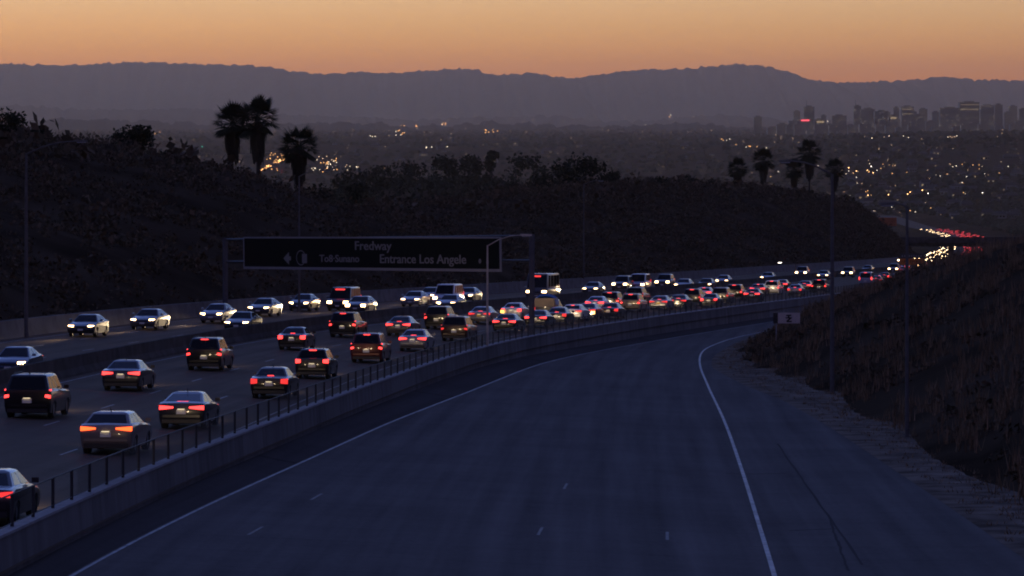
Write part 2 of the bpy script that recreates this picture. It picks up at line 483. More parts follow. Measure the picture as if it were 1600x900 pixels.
# ---------------------------------------------------------------- walls
def wall_profile(name, fn, ys, prof, mat, parent=None):
    """prof: (offset to the left, height) ring swept along fn(y, off, h)"""
    mb = MB()
    rows = [[fn(y, o, h) for (o, h) in prof]+[fn(y, *prof[0])] for y in ys]
    mb.grid(rows)
    return mb.build(name, mat, parent, smooth=True, ang=25)
wy = yrange(-90, 335*K, 5.4)
fence = None
rw = empty('retaining_wall', (WALLX(60*K), 60*K, rz_(0, 60*K)))
tag(rw, 'long grey concrete retaining wall between the ramp and the freeway', 'wall')
def wpt(y, o, h):                # o metres left of the wall face, h above freeway level at the wall
    n = wnorm(y); m = wslope(y)
    return Vector((WALLX(y)-o/n, y+o*m/n, CAM_Z-DROP(y)+h))-rw.location
def ramp_rel(y): return -rise(y)-0.5
for k in range(0, len(wy)-1):    # one cast panel per bay, open joints between
    ya, yb = wy[k]+0.012, wy[k+1]-0.012
    mb = MB()
    mb.grid([[wpt(y, -0.30, ramp_rel(y)), wpt(y, -0.14, ramp_rel(y)+0.75), wpt(y, -0.02, 0.79), wpt(y, 0.30, 0.79), wpt(y, 0.34, -0.3)] for y in (ya, (ya+yb)/2, yb)])
    for q in (0, 10): mb.f.append(tuple(q+z_ for z_ in range(5))); mb.m.append(0)
    mb.build('wall_panel', M['wallp'], rw, smooth=True, ang=15)
for k in range(0, len(wy)-1):    # coping stones, one per bay
    a, b = wy[k]+0.012, wy[k+1]-0.012
    mb = MB()
    mb.hexa([wpt(a, -0.07, 0.79), wpt(b, -0.07, 0.79), wpt(b, 0.36, 0.79), wpt(a, 0.36, 0.79), wpt(a, -0.07, 0.86), wpt(b, -0.07, 0.86), wpt(b, 0.36, 0.86), wpt(a, 0.36, 0.86)])
    mb.build('coping', M['cap'], rw)
# drain blocks at the wall foot
for y in (122.0*K, 138.5*K):
    mb = MB(); mb.hexa([wpt(y, -0.9, ramp_rel(y)+0.45), wpt(y+1.6, -0.9, ramp_rel(y)+0.45), wpt(y+1.6, -0.2, ramp_rel(y)+0.45), wpt(y, -0.2, ramp_rel(y)+0.45),
             wpt(y, -0.8, ramp_rel(y)+0.55), wpt(y+1.6, -0.8, ramp_rel(y)+0.62), wpt(y+1.6, -0.2, ramp_rel(y)+1.0), wpt(y, -0.2, ramp_rel(y)+0.95)])
    mb.build('drain_block', M['barrier'], rw)

med = empty('median_barrier', fpt(t_med(100*K), 100*K))
tag(med, 'dark concrete barrier dividing the two directions of traffic', 'barrier')
def mpt(y, o, h):
    return fpt(t_med(y)+o, y, h)-med.location
my = yrange(-90, 340*K, 8.0)
for a, b in zip(my, my[1:]):
    mb = MB()
    prof = [(-0.36, -0.05), (-0.34, 0.1), (-0.17, 0.38), (-0.11, 0.98), (0.11, 0.98), (0.17, 0.38), (0.34, 0.1), (0.36, -0.05)]
    mb.grid([[mpt(lerp(a+0.01, b-0.01, k/2), o, h) for o, h in prof] for k in range(3)])
    mb.build('barrier_segment', M['barrier'], med)
mb = MB(); mb.grid([[mpt(y, o, h) for o, h in prof] for y in yrange(340*K, 1500*K, 12, 1.05)])
tag(mb.build('barrier_run', M['barrier'], med), kind='stuff')

lw = empty('roadside_wall', fpt(t_left(100*K), 100*K))
tag(lw, 'low concrete wall along the far edge of the oncoming lanes under the hill', 'wall')
def lpt(y, o, h): return fpt(t_left(y)+o, y, h)-lw.location
mb = MB(); mb.grid([[lpt(y, o, h) for o, h in ((-0.3, -0.1), (-0.12, 0.4), (-0.05, 1.12), (0.2, 1.12), (0.25, -0.3))] for y in yrange(-90, 790*K, 6)])
mb.build('wall_face', M['wallc'], lw, smooth=True, ang=20)

# ---------------------------------------------------------------- mountains
def px(x, y, dist):              # plan position and height that a bearing/elevation has at that distance
    return Vector(((x-800)*dist/F_PX, dist, CAM_Z-(y-HOR)*dist/F_PX))
def range_mesh(name, crest, dist, depth, foot_y, jag, seed):
    rnd = random.Random(seed)
    f = pchip(crest); mb = MB(); rows = []
    n = 900; x0, x1 = crest[0][0], crest[-1][0]
    ph = [(rnd.uniform(0.02, 0.9), rnd.uniform(0, 6.28)) for _ in range(30)]
    prof = [(-0.55, 0.0), (-0.42, 0.16), (-0.3, 0.36), (-0.2, 0.55), (-0.12, 0.72), (-0.05, 0.9), (0.0, 1.0), (0.08, 0.9), (0.3, 0.4), (0.5, 0.0)]
    for (d, k) in prof:
        row = []
        for i in range(n+1):
            x = lerp(x0, x1, i/n)
            j = sum(math.sin(x*w+p+d*9)*0.5/(1+w*6) for w, p in ph)*jag
            D = dist*(1+0.0)+d*depth*(1+0.25*math.sin(x*0.013+seed)+0.12*math.sin(x*0.05+2*seed))
            top = px(x, f(x)+j, dist).z
            z = lerp(-2.0, top, k)+ (k*(1-k))*4*(60*math.sin(x*0.06+d*7)+35*math.sin(x*0.17+d*13+1))*(depth/9000)
            row.append(((x-800)*dist/F_PX*(1+d*depth/dist*0.6), D, max(z, -2)))
        rows.append(row)
    mb.grid(rows)
    return mb.build(name, M['mount'], smooth=True, kind='structure')
range_mesh('mountains', [(-900,104),(-500,110),(-200,102),(0,100),(120,101),(240,97),(340,101),(420,105),(455,110),(520,115),(560,113),(600,115),(660,110),(725,107),(780,118),(830,114),(890,121),(950,115),(1010,109),(1060,107),(1090,105),(1150,101),(1200,105),(1235,113),(1270,124),(1330,129),(1400,127),(1440,123),(1475,119),(1520,124),(1570,126),(1620,127),(1900,120),(2200,125),(2600,130)], 42000, 13000, 220, 2.2, 3)
range_mesh('foothills', [(-900,160),(-300,158),(0,165),(120,169),(240,171),(340,174),(460,180),(620,186),(800,182),(960,188),(1120,183),(1300,188),(1600,184),(2000,180),(2600,184)], 31000, 6000, 220, 2.5, 5)
range_mesh('low_hills', [(-900,190),(-300,186),(0,189),(150,186),(260,191),(400,194),(520,191),(640,197),(800,192),(930,198),(1060,193),(1180,199),(1320,201),(1500,198),(1700,200),(2600,196)], 20500, 3400, 220, 2.5, 8)
# ---------------------------------------------------------------- vegetation
def leaf_mat(name, cols, rough=0.8):
    m, nt, b = new_mat(name)
    ge = N(nt, 'ShaderNodeNewGeometry'); r = N(nt, 'ShaderNodeValToRGB')
    r.color_ramp.elements[0].color = (*cols[0], 1); r.color_ramp.elements[1].color = (*cols[-1], 1)
    for k in range(1, len(cols)-1):
        e = r.color_ramp.elements.new(k/(len(cols)-1)); e.color = (*cols[k], 1)
    nt.links.new(ge.outputs['Random Per Island'], r.inputs[0]); nt.links.new(r.outputs[0], b.inputs['Base Color'])
    b.inputs['Roughness'].default_value = rough; b.inputs['Specular IOR Level'].default_value = 0.03
    return m
M['leaf'] = leaf_mat('tree_leaves', [(0.014, 0.018, 0.010), (0.024, 0.028, 0.016), (0.036, 0.04, 0.022)])
M['scrub'] = leaf_mat('scrub_leaves', [(0.05, 0.042, 0.024), (0.09, 0.068, 0.04), (0.16, 0.112, 0.068)])
M['drygrass'] = leaf_mat('dry_grass', [(0.13, 0.085, 0.045), (0.23, 0.15, 0.08), (0.36, 0.235, 0.13)])
M['bark'] = plain('bark', (0.03, 0.026, 0.022), 0.9, var=0.3, scale=2.0)
M['palm'] = leaf_mat('palm_fronds', [(0.016, 0.02, 0.011), (0.026, 0.03, 0.016)])
M['skirt'] = leaf_mat('dead_fronds', [(0.03, 0.025, 0.018), (0.05, 0.04, 0.028)])

def rleaf(mb, p, s, rnd, up=0.0):
    a = Vector((rnd.gauss(0, 1), rnd.gauss(0, 1), rnd.gauss(0, 1)+up)).normalized()
    b = a.cross(Vector((rnd.gauss(0, 1), rnd.gauss(0, 1), rnd.gauss(0, 1)))).normalized()
    p = Vector(p); a = a*s; b = b*s*rnd.uniform(0.45, 0.8)
    mb.quad(p-a, p-b*0.9, p+a, p+b)

def ray_ground(x, y, y0=25.0, y1=9000.0):
    """where a line of sight meets the ground"""
    Y = y0
    while Y < y1:
        if CAM_Z-(y-HOR)*Y/F_PX <= ground((x-800)*Y/F_PX, Y): break
        Y *= 1.006
    return Vector(((x-800)*Y/F_PX, Y, ground((x-800)*Y/F_PX, Y)))

def make_tree(name, base, height, width, seed, n=1100, leaf=0.34, label='', group=None, squat=0.62, cat='tree', low=0.30):
    rnd = random.Random(seed)
    root = empty(name, base)
    tag(root, label, cat, group)
    tr = MB(); th = height*0.55
    tr.tube([(0, 0, -0.5), (0.1, 0, th*0.4), (rnd.uniform(-.4, .4), 0.1, th)], [0.035*height, 0.026*height, 0.012*height], 7)
    lobes = []
    for k in range(13):
        an = rnd.uniform(0, 6.28); rr = rnd.uniform(0.1, 0.34)*width
        lobes.append((Vector((math.cos(an)*rr, math.sin(an)*rr, height*rnd.uniform(low, 0.80))), width*rnd.uniform(0.17, 0.28)))
        tr.tube([(0, 0, th*rnd.uniform(0.35, 0.8)), tuple(lobes[-1][0]*0.9)], [0.014*height, 0.004*height], 5)
    lobes.append((Vector((0, 0, height*0.8)), width*0.22))
    tr.build('trunk', M['bark'], root)
    cr = MB()
    for k in range(n):
        c, r = rnd.choice(lobes)
        d = Vector((rnd.gauss(0, 1), rnd.gauss(0, 1), rnd.gauss(0, 1)*squat)).normalized()*r*(rnd.random()**0.35)*rnd.uniform(0.8, 1.15)
        p = c+d
        if p.z > height: p.z = height-rnd.random()*0.4
        rleaf(cr, p, leaf*rnd.uniform(0.6, 1.3), rnd)
    cr.build('crown', M['leaf'], root)
    return root

def tree_at(x, ytop, wpx, Y, seed, label, name='ridge_tree', n=1000, group=None, leaf=None, sink=0.0, cat='tree', low=0.16):
    Y = Y*K; X = (x-800)*Y/F_PX
    gz = ground(X, Y)-sink; top = CAM_Z-(ytop-HOR)*Y/F_PX
    w = wpx*Y/F_PX
    return make_tree(name, (X, Y, gz), max(top-gz, 1.5), w, seed, n, leaf or max(0.22, Y/(1000*K)), label, group, cat=cat, low=low)
tree_at(12, 168, 74, 228, 1, 'dark leafy tree at the left frame edge on top of the hill', n=1500)
tree_at(58, 196, 46, 232, 2, 'low round tree right of the leftmost tree on the hill', n=800)
tree_at(206, 196, 76, 240, 3, 'broad dark tree on the hillcrest left of the palms', n=1500)
tree_at(262, 236, 50, 247, 4, 'bushy tree stepping down the crest beside the broad tree', n=800)
tree_at(305, 254, 54, 256, 5, 'low scrubby tree left of the twin palms', n=800)
tree_at(352, 246, 30, 266, 6, 'thin sapling crown at the foot of the twin palms', n=450)
tree_at(906, 238, 92, 480, 7, 'big round tree rising above the middle of the hill', n=1700)
tree_at(852, 268, 48, 455, 8, 'small tree just left of the big round tree', n=600)
tree_at(958, 262, 44, 500, 9, 'small tree just right of the big round tree', n=600)
tree_at(768, 228, 32, 955, 10, 'round tree on the farther wooded rise', n=700, name='rise_tree', low=0.05)
for k, (x, yt, w) in enumerate([(700, 240, 34), (735, 240, 36), (806, 236, 40), (838, 236, 36), (876, 244, 44), (640, 250, 44), (590, 257, 44), (545, 262, 40)]):
    tree_at(x, yt+2, w*1.5, 950+(k % 3)*12, 30+k, ['dark tree just left of the round tree on the farther rise, second from it', 'dark tree next on the left to the round tree on the farther rise', 'dark tree next on the right to the round tree on the farther rise', 'dark tree second on the right of the round tree on the farther rise', 'rightmost dark tree on the farther rise', 'third dark tree from the left on the farther rise', 'second dark tree from the left on the farther rise', 'leftmost dark tree on the farther rise'][k], n=620, name='rise_tree', group='woods on the farther rise', low=0.03)
for k, (x, yt, w, Y) in enumerate([(500, 285, 50, 305), (556, 280, 46, 330), (1032, 276, 40, 530), (1078, 272, 46, 556), (1118, 280, 34, 580), (1215, 292, 46, 660), (1262, 298, 46, 700), (1318, 306, 44, 745), (1345, 332, 40, 772), (1362, 356, 30, 786)]):
    tree_at(x, yt, w, Y, 50+k, ['dark bush on the crest right of the single palm', 'second dark bush right of the single palm', 'crest bush between the big round tree and the far palms', 'taller crest bush left of the far palms', 'bush at the foot of the leftmost far palm',
            'bush under the middle far palms', 'bush under the tallest far palm', 'bush under the rightmost far palm', 'bush on the falling end of the left hill', 'lowest bush where the left hill meets the overpass'][k], name='crest_bush', n=520, cat='bush')

def make_palm(base, height, crown, seed, label, group):
    rnd = random.Random(seed)
    root = empty('fan_palm', base); tag(root, label, 'palm tree', group)
    tr = MB(); lean = rnd.uniform(-0.25, 0.25)
    top = Vector((lean, 0, height-crown*0.42))
    tr.tube([(0, 0, -0.6), (lean*0.3, 0, height*0.3), (lean*0.7, 0, height*0.65), tuple(top)], [0.34, 0.26, 0.22, 0.2], 8)
    tr.build('trunk', M['bark'], root)
    cr = MB()
    for k in range(84):
        an = rnd.uniform(0, 6.28); el = math.asin(rnd.uniform(-0.7, 1.0))
        d = Vector((math.cos(an)*math.cos(el), math.sin(an)*math.cos(el), math.sin(el)))
        L = crown*0.5*rnd.uniform(0.85, 1.08)
        s = top+d*L*0.5
        cr.tube([tuple(top), tuple(s)], [0.035, 0.02], 4, cap=False)
        side = d.cross(Vector((0, 0, 1)))
        if side.length < 0.1: side = Vector((1, 0, 0))
        side.normalize(); upv = side.cross(d)
        for j in range(-5, 6):
            b = j*0.23
            tip = s+(d*math.cos(b)+side*math.sin(b))*L*0.52*(1-0.05*abs(j))-Vector((0, 0, 1))*L*0.10*(0.6+abs(j)*0.14)+upv*0.03*j
            m1 = s+(tip-s)*0.55; w = side*math.cos(b)*0.075*L/2.4-d*math.sin(b)*0.075*L/2.4
            cr.tri(s, m1-w, tip); cr.tri(s, tip, m1+w)
    cr.build('crown', M['palm'], root)
    sk = MB()
    for k in range(150):
        an = rnd.uniform(0, 6.28); q = rnd.random()
        z0 = top.z-0.2-q*crown*0.45
        r0 = 0.22; r1 = crown*0.155*(1-0.45*q)*rnd.uniform(0.75, 1.15)
        a = Vector((top.x+math.cos(an)*r0, math.sin(an)*r0, z0))
        b = Vector((top.x+math.cos(an)*r1, math.sin(an)*r1, z0-crown*0.10))
        c = Vector((top.x+math.cos(an+rnd.uniform(-.2, .2))*r1*0.95, math.sin(an)*r1*0.95, z0-crown*rnd.uniform(0.22, 0.36)))
        w = Vector((-math.sin(an), math.cos(an), 0))*crown*0.035
        sk.quad(a-w*0.4, a+w*0.4, b+w, b-w); sk.quad(b-w, b+w, c+w*0.5, c-w*0.6)
    sk.build('dead_frond_skirt', M['skirt'], root)
    return root
for k, (x, yt, w, Y, lab) in enumerate([(361, 158, 54, 262, 'left and lower of the twin fan palms on the left hill'), (404, 147, 58, 260, 'taller right one of the twin fan palms on the left hill'),
        (470, 195, 52, 268, 'single shorter fan palm right of the twin palms'),
        (1153, 245, 28, 600, 'leftmost of the five far palms above the hill'), (1192, 230, 31, 610, 'second far palm from the left, full round head'),
        (1241, 247, 27, 640, 'small middle palm of the five far palms'), (1265, 217, 35, 640, 'tallest of the five far palms'), (1303, 247, 28, 655, 'rightmost far palm behind the tall lamp post')]):
    Y = Y*K; X = (x-800)*Y/F_PX; gz = ground(X, Y); top = CAM_Z-(yt-HOR)*Y/F_PX
    make_palm((X, Y, gz), top-gz, w*Y/F_PX*1.55, 70+k, lab, 'palms on the left hill' if k < 3 else 'far palms')

# scrub over the slopes: nobody could count it
def scrub(name, spots, mat, label, cat, per=34, seed=1):
    rnd = random.Random(seed); mb = MB()
    for (x, y, z, s) in spots:
        n = int(per*rnd.uniform(0.6, 1.3)*min(1.6, max(0.6, s)))
        sx = rnd.uniform(0.8, 1.5)
        for _ in range(n):
            g3 = Vector((rnd.gauss(0, 1), rnd.gauss(0, 1), rnd.gauss(0, 1))).normalized()*(rnd.random()**0.45)
            d = Vector((g3.x*0.8*sx, g3.y*0.8*sx, abs(g3.z)*0.75))*s
            rleaf(mb, (x+d.x, y+d.y, z+d.z), (0.06+0.07*s if s < 3.6 else 0.14*s)*rnd.uniform(0.7, 1.6), rnd, 0.6)
    return tag(mb.build(name, mat), label, cat, kind='stuff')
rnd = random.Random(11)
sp = []
while len(sp) < 13000:
    y = (60+rnd.random()**1.3*730)*K
    a = rnd.random()*min(CRUN(y)*1.25, 60)+1.0
    x = WALLX(y)+left_edge_v(y)-a
    if wob(x, y, 14, 1)+rnd.gauss(0, 0.5) < -0.9: continue
    sp.append((x, y, ground(x, y)-0.15, rnd.uniform(0.6, 1.7)*(1 if a < CRUN(y)*0.75 else 1.3)*(1.9 if rnd.random() < 0.07 else 1)))
scrub('hillside_scrub', sp, M['scrub'], 'dark dry scrub covering the left hillside', 'scrub', 26, 3)
sp = []
for _ in range(900):
    x = rnd.uniform(-150, 72); y = (960+rnd.uniform(-165, 60))*K; z = ground(x, y)
    if z > CAM_Z-DROP(y)+6: sp.append((x, y, z-0.8, rnd.uniform(4.0, 8.0)))
scrub('wooded_rise', sp, M['leaf'], 'dense dark woodland on the farther rise', 'woodland', 22, 8)
sp = []
while len(sp) < 1500:
    y = (40+rnd.random()*200)*K
    a = 0.6+rnd.random()**0.8*26
    x = FOOT(y)+a
    if wob(x+40, y, 7, 1)+rnd.gauss(0, 0.4) < 0.0: continue
    sp.append((x, y, ground(x, y)-0.1, rnd.uniform(0.35, 1.0)))
for y in [(148+k*0.8)*K for k in range(60)]:        # bushes at the inside of the ramp's bend
    x = FOOT(y)+rnd.uniform(-0.4, 2.0); sp.append((x, y, ground(x, y)-0.1, rnd.uniform(0.5, 1.1)))
scrub('verge_scrub', sp, M['scrub'], 'low dark scrub on the right bank beside the ramp', 'scrub', 46, 4)
# dry grass on the right bank
mb = MB()
for _ in range(15000):
    y = (45+rnd.random()**1.1*160)*K
    a = rnd.random()**0.9*30-0.6
    x = FOOT(y)+a
    if wob(x, y, 5, 1)+rnd.gauss(0, 0.5) < -0.35: continue
    z = ground(x, y)
    h0 = rnd.uniform(0.35, 1.25)
    for j in range(7):
        an = rnd.uniform(0, 6.28); h = h0*rnd.uniform(0.6, 1.15); l = rnd.uniform(0.1, 0.5)*h
        px_, py_ = x+rnd.gauss(0, 0.13), y+rnd.gauss(0, 0.13)
        w = 0.02+0.012*rnd.random(); ca, sa = math.cos(an), math.sin(an)
        mb.tri((px_-sa*w, py_+ca*w, z-0.04), (px_+sa*w, py_-ca*w, z-0.04), (px_+ca*l, py_+sa*l, z+h))
tag(mb.build('dry_grass', M['drygrass']), 'tufts of dry brown grass on the right bank', 'grass', kind='stuff')
# weeds and litter along the pavement edge
mb = MB()
for _ in range(1500):
    y = (40+rnd.random()*140)*K
    x = lerp(PAVE_R(y), FOOT(y), rnd.random()**0.6)
    z = rz_(99, y)+0.0; h0 = rnd.uniform(0.05, 0.2)
    for j in range(6):
        an = rnd.uniform(0, 6.28); l = h0*rnd.uniform(0.5, 1.4)
        px_, py_ = x+rnd.gauss(0, 0.1), y+rnd.gauss(0, 0.1); ca, sa = math.cos(an), math.sin(an); w = 0.02
        mb.tri((px_-sa*w, py_+ca*w, z), (px_+sa*w, py_-ca*w, z), (px_+ca*l, py_+sa*l, z+h0))
tag(mb.build('verge_weeds', M['drygrass']), 'thin dry weeds in the dirt beside the ramp', 'weeds', kind='stuff')
# ---------------------------------------------------------------- street furniture
M['sign_green'] = plain('dark_sign_panel', (0.012, 0.015, 0.014), 0.9, spec=0.0)
M['sign_edge'] = plain('sign_border', (0.25, 0.24, 0.24), 0.9, spec=0.0)
M['sign_ink'] = plain('sign_letters', (0.22, 0.21, 0.20), 0.9, spec=0.0)
M['pole'] = plain('lamp_pole_concrete', (0.13, 0.12, 0.11), 0.9, spec=0.0, var=0.15, scale=4)
M['pole_blue'] = plain('gantry_steel', (0.10, 0.10, 0.11), 0.9, spec=0.0, var=0.15, scale=4)
M['white_board'] = plain('white_board', (0.62, 0.51, 0.42), 0.7, var=0.1, scale=3)
M['black'] = plain('black_marks', (0.008, 0.008, 0.008), 0.7)
M['orange_board'] = plain('orange_board', (0.62, 0.17, 0.02), 0.6, var=0.1, scale=2)
M['pale_pole'] = plain('pale_lamp_pole', (0.50, 0.42, 0.33), 0.8, spec=0.1, var=0.1, scale=4)
M['lamp_glass'] = plain('unlit_lamp_glass', (0.25, 0.25, 0.26), 0.3)
L_AMB = glow('amber_street_light', (1.0, 0.52, 0.20), 14, False)
L_WHT = glow('white_street_light', (1.0, 0.86, 0.66), 12, False)

# fence on the wall
fence = empty('chain_link_fence', (WALLX(60*K), 60*K, CAM_Z-DROP(60*K)+0.86))
tag(fence, 'dark chain link fence with thin posts on top of the retaining wall', 'fence')
def npt(y, o, h):
    n = wnorm(y); m = wslope(y)
    return Vector((WALLX(y)-o/n, y+o*m/n, CAM_Z-DROP(y)+0.86+h))-fence.location
FH = 0.80
post = MB(); post.tube([(0, 0, -0.02), (0, 0, FH)], 0.045, 8)
pm = post.mesh('post', [M['rust']])
y = 30.0*K
fy_ = []
while y < 318*K:
    fy_.append(y)
    o = obj('post', pm, None, fence); o.location = npt(y, 0.15, 0)
    y += 3.1/wnorm(y)
rail = MB(); rail.tube([npt(y, 0.15, FH-0.01) for y in yrange(30*K, 318*K, 4)], 0.022, 6); rail.build('top_rail', M['rust'], fence)
rail = MB(); rail.tube([npt(y, 0.15, 0.08) for y in yrange(30*K, 318*K, 4)], 0.014, 6); rail.build('bottom_rail', M['rust'], fence)
wr = MB(); y = 30.0*K*K
while y < 318*K:                   # woven wire, both diagonals
    d = (FH-0.1)/wnorm(y)
    for sgn in (1, -1):
        ya, yb = (y, y+d) if sgn > 0 else (y+d, y)
        a = npt(ya, 0.15, 0.06); b = npt(yb, 0.15, FH-0.04); w = 0.0065
        wr.quad(a-Vector((0, 0, w*2)), a+Vector((0, 0, w*2)), b+Vector((0, 0, w*2)), b-Vector((0, 0, w*2)))
    y += 0.10
tag(wr.build('wire_mesh', M['rust'], fence), kind='stuff')

# overhead sign and its gantry
GYL, GYR = 164*K, 148*K
GL = Vector(((352-800)*GYL/F_PX, GYL, CAM_Z-DROP(GYL)+1.2))
GR = Vector(((831-800)*GYR/F_PX, GYR, CAM_Z-DROP(GYR)))
gan = empty('sign_gantry', GR); tag(gan, 'slim steel gantry spanning all the lanes of the freeway', 'gantry')
topL = CAM_Z-(372-HOR)*GYL/F_PX; topR = CAM_Z-(366-HOR)*GYR/F_PX
for p, t, w in ((GL, topL, 0.21), (GR, topR, 0.2)):
    mb = MB(); a = p-gan.location; mb.tube([(a.x, a.y, a.z-1.3), (a.x, a.y, t-gan.location.z)], w, 12); mb.build('post', M['pole_blue'], gan, smooth=True, ang=40)
    mb = MB(); mb.box(a.x-0.4, a.x+0.4, a.y-0.4, a.y+0.4, a.z-1.0, a.z+0.05); mb.build('footing', M['barrier'], gan)
a = Vector((GL.x, GL.y, topL))-gan.location; b = Vector((GR.x, GR.y, topR))-gan.location
for dz in (-0.12, -1.9):
    mb = MB(); mb.tube([a+Vector((0, 0, dz)), b+Vector((0, 0, dz))], 0.09, 8); mb.build('beam', M['dark_steel'], gan)
dirg = (b-a).normalized(); ng = Vector((dirg.y, -dirg.x, 0)).normalized()      # towards the camera
def gat(x):                      # point of the beam on a bearing
    k = (x-800)/F_PX; A = Vector((GL.x, GL.y, topL)); B = Vector((GR.x, GR.y, topR))
    # A+(B-A)t on line X = kY
    t = (k*A.y-A.x)/((B.x-A.x)-k*(B.y-A.y)); return A+(B-A)*t
sl, sr = gat(385), gat(787)
sn = empty('highway_sign', sl+ng*0.3); tag(sn, 'long dark freeway entrance sign board with dull grey lettering on the gantry', 'sign')
Lw = (Vector((sr.x, sr.y, 0))-Vector((sl.x, sl.y, 0))).length
tilt = math.atan2(-(sl.z-sr.z)*0.0+(sr.z-0.10)-(sl.z-(-0.10)), Lw)
zt = CAM_Z-(370-HOR)*sl.y/F_PX; zt2 = CAM_Z-(370-HOR)*sr.y/F_PX
sn.location.z = zt
sn.rotation_euler = (0, -math.atan2(zt2-zt, Lw), math.atan2(sr.y-sl.y, sr.x-sl.x))
hh = 50*sl.y/F_PX*0.97
mb = MB(); mb.box(0.12, Lw-0.12, 0, 0.08, -hh+0.12, -0.12); mb.build('panel', M['sign_green'], sn)
for (x0, x1, z0, z1) in ((0, Lw, -0.12, 0), (0, Lw, -hh-0.08, -hh+0.12), (0, 0.12, -hh+0.12, -0.12), (Lw-0.12, Lw, -hh+0.12, -0.12)):
    mb = MB(); mb.box(x0, x1, -0.02, 0.1, z0, z1); mb.build('border', M['sign_edge'], sn)
for k in range(6):
    mb = MB(); xx = Lw*(0.06+0.176*k); mb.box(xx-0.05, xx+0.05, 0.1, 0.34, -hh, 0.0); mb.build('bracket', M['dark_steel'], sn)
def text(body, size, x, z, parent, mat, name='lettering', depth=0.01, y=-0.012, sx=1.0):
    cu = bpy.data.curves.new(name, 'FONT'); cu.body = body; cu.size = size; cu.extrude = depth; cu.offset = 0.012; cu.resolution_u = 3
    ob = bpy.data.objects.new(name, cu); COL.objects.link(ob)
    dg = bpy.context.evaluated_depsgraph_get(); me = bpy.data.meshes.new_from_object(ob.evaluated_get(dg))
    bpy.data.objects.remove(ob); bpy.data.curves.remove(cu)
    me.materials.clear(); me.materials.append(mat)
    o = obj(name, me, None, parent); o.location = (x, y, z); o.rotation_euler = (R(90), 0, 0); o.scale = (sx, 1, 1)
    return o
def sx_(xp): return (xp-385)/402*Lw
def sz_(yp): return -(yp-369)/50*hh
text('Fredway', 0.95, sx_(567), sz_(389), sn, M['sign_ink'], sx=1.42)
text('Entrance Los Angele', 0.95, sx_(606), sz_(409), sn, M['sign_ink'], sx=1.33)
text('To8\u00b7Sunano', 0.78, sx_(511), sz_(408), sn, M['sign_ink'], sx=1.35)
mb = MB()                        # arrow and blob left of the words
ax, az = sx_(452), sz_(403)
mb.tri((ax, -0.012, az), (ax+0.75, -0.012, az-0.5), (ax+0.75, -0.012, az+0.5))
mb.quad((ax+0.75, -0.012, az-0.16), (ax+1.0, -0.012, az-0.16), (ax+1.0, -0.012, az+0.16), (ax+0.75, -0.012, az+0.16))
mb.build('arrow', M['sign_ink'], sn)
mb = MB(); cx_, cz_ = sx_(484), sz_(402)
for k in range(16):
    a0, a1 = math.pi*2*k/16, math.pi*2*(k+1)/16
    for rr in (0.36,):
        mb.quad((cx_-0.25+math.cos(a0)*0.62, -0.012, cz_+math.sin(a0)*0.6), (cx_-0.25+math.cos(a1)*0.62, -0.012, cz_+math.sin(a1)*0.6), (cx_-0.25+math.cos(a1)*0.54, -0.012, cz_+math.sin(a1)*0.52), (cx_-0.25+math.cos(a0)*0.54, -0.012, cz_+math.sin(a0)*0.52))
mb.quad((cx_-0.1, -0.013, cz_-0.4), (cx_+0.55, -0.013, cz_-0.42), (cx_+0.55, -0.013, cz_+0.3), (cx_-0.1, -0.013, cz_+0.32))
mb.build('emblem', M['sign_ink'], sn)
mb = MB()
for xx, zz, r in ((sx_(757), sz_(405), 0.16), (sx_(768), sz_(406.5), 0.15)):
    mb.v += [(xx+math.cos(k*math.pi/4)*r, -0.012, zz+math.sin(k*math.pi/4)*r*1.2) for k in range(8)]; i = len(mb.v)-8
    mb.f.append(tuple(range(i, i+8))); mb.m.append(0)
mb.build('mark', M['sign_ink'], sn)

# lamp posts
def lamp_post(base, height, arm, armz, label, rad=0.11, lit=False, mat='pole'):
    root = empty('lamp_post', base); tag(root, label, 'lamp post')
    mb = MB(); mb.tube([(0, 0, -0.4), (0, 0, height*0.5), (0, 0, height)], [rad, rad*0.85, rad*0.6], 10); mb.build('pole', M[mat], root, smooth=True, ang=40)
    mb = MB(); ax, ay = arm
    mb.tube([(0, 0, height-0.05), (ax*0.35, ay*0.35, height+armz*0.55), (ax*0.7, ay*0.7, height+armz*0.9), (ax, ay, height+armz)], [rad*0.5, rad*0.42, rad*0.36, rad*0.32], 8); mb.build('arm', M[mat], root, smooth=True)
    h = MB(); d = Vector((ax, ay, 0)).normalized(); s = Vector((-d.y, d.x, 0))
    p = Vector((ax, ay, height+armz)); q = p+d*0.75
    h.hexa([p-s*0.09-Vector((0, 0, .04)), q-s*0.15-Vector((0, 0, .06)), q+s*0.15-Vector((0, 0, .06)), p+s*0.09-Vector((0, 0, .04)), p-s*0.07+Vector((0, 0, .08)), q-s*0.10+Vector((0, 0, .05)), q+s*0.10+Vector((0, 0, .05)), p+s*0.07+Vector((0, 0, .08))])
    hd = h.build('lamp_head', M[mat], root)
    g_ = MB(); c = (p+q)/2; g_.hexa([c-d*0.25-s*0.09-Vector((0, 0, .12)), c+d*0.25-s*0.09-Vector((0, 0, .12)), c+d*0.25+s*0.09-Vector((0, 0, .12)), c-d*0.25+s*0.09-Vector((0, 0, .12)), c-d*0.28-s*0.1-Vector((0, 0, .055)), c+d*0.28-s*0.1-Vector((0, 0, .055)), c+d*0.28+s*0.1-Vector((0, 0, .055)), c-d*0.28+s*0.1-Vector((0, 0, .055))])
    g_.build('lens', L_WHT if lit else M['lamp_glass'], hd)
    return root
def H(y, Y): return CAM_Z-(y-HOR)*Y/F_PX
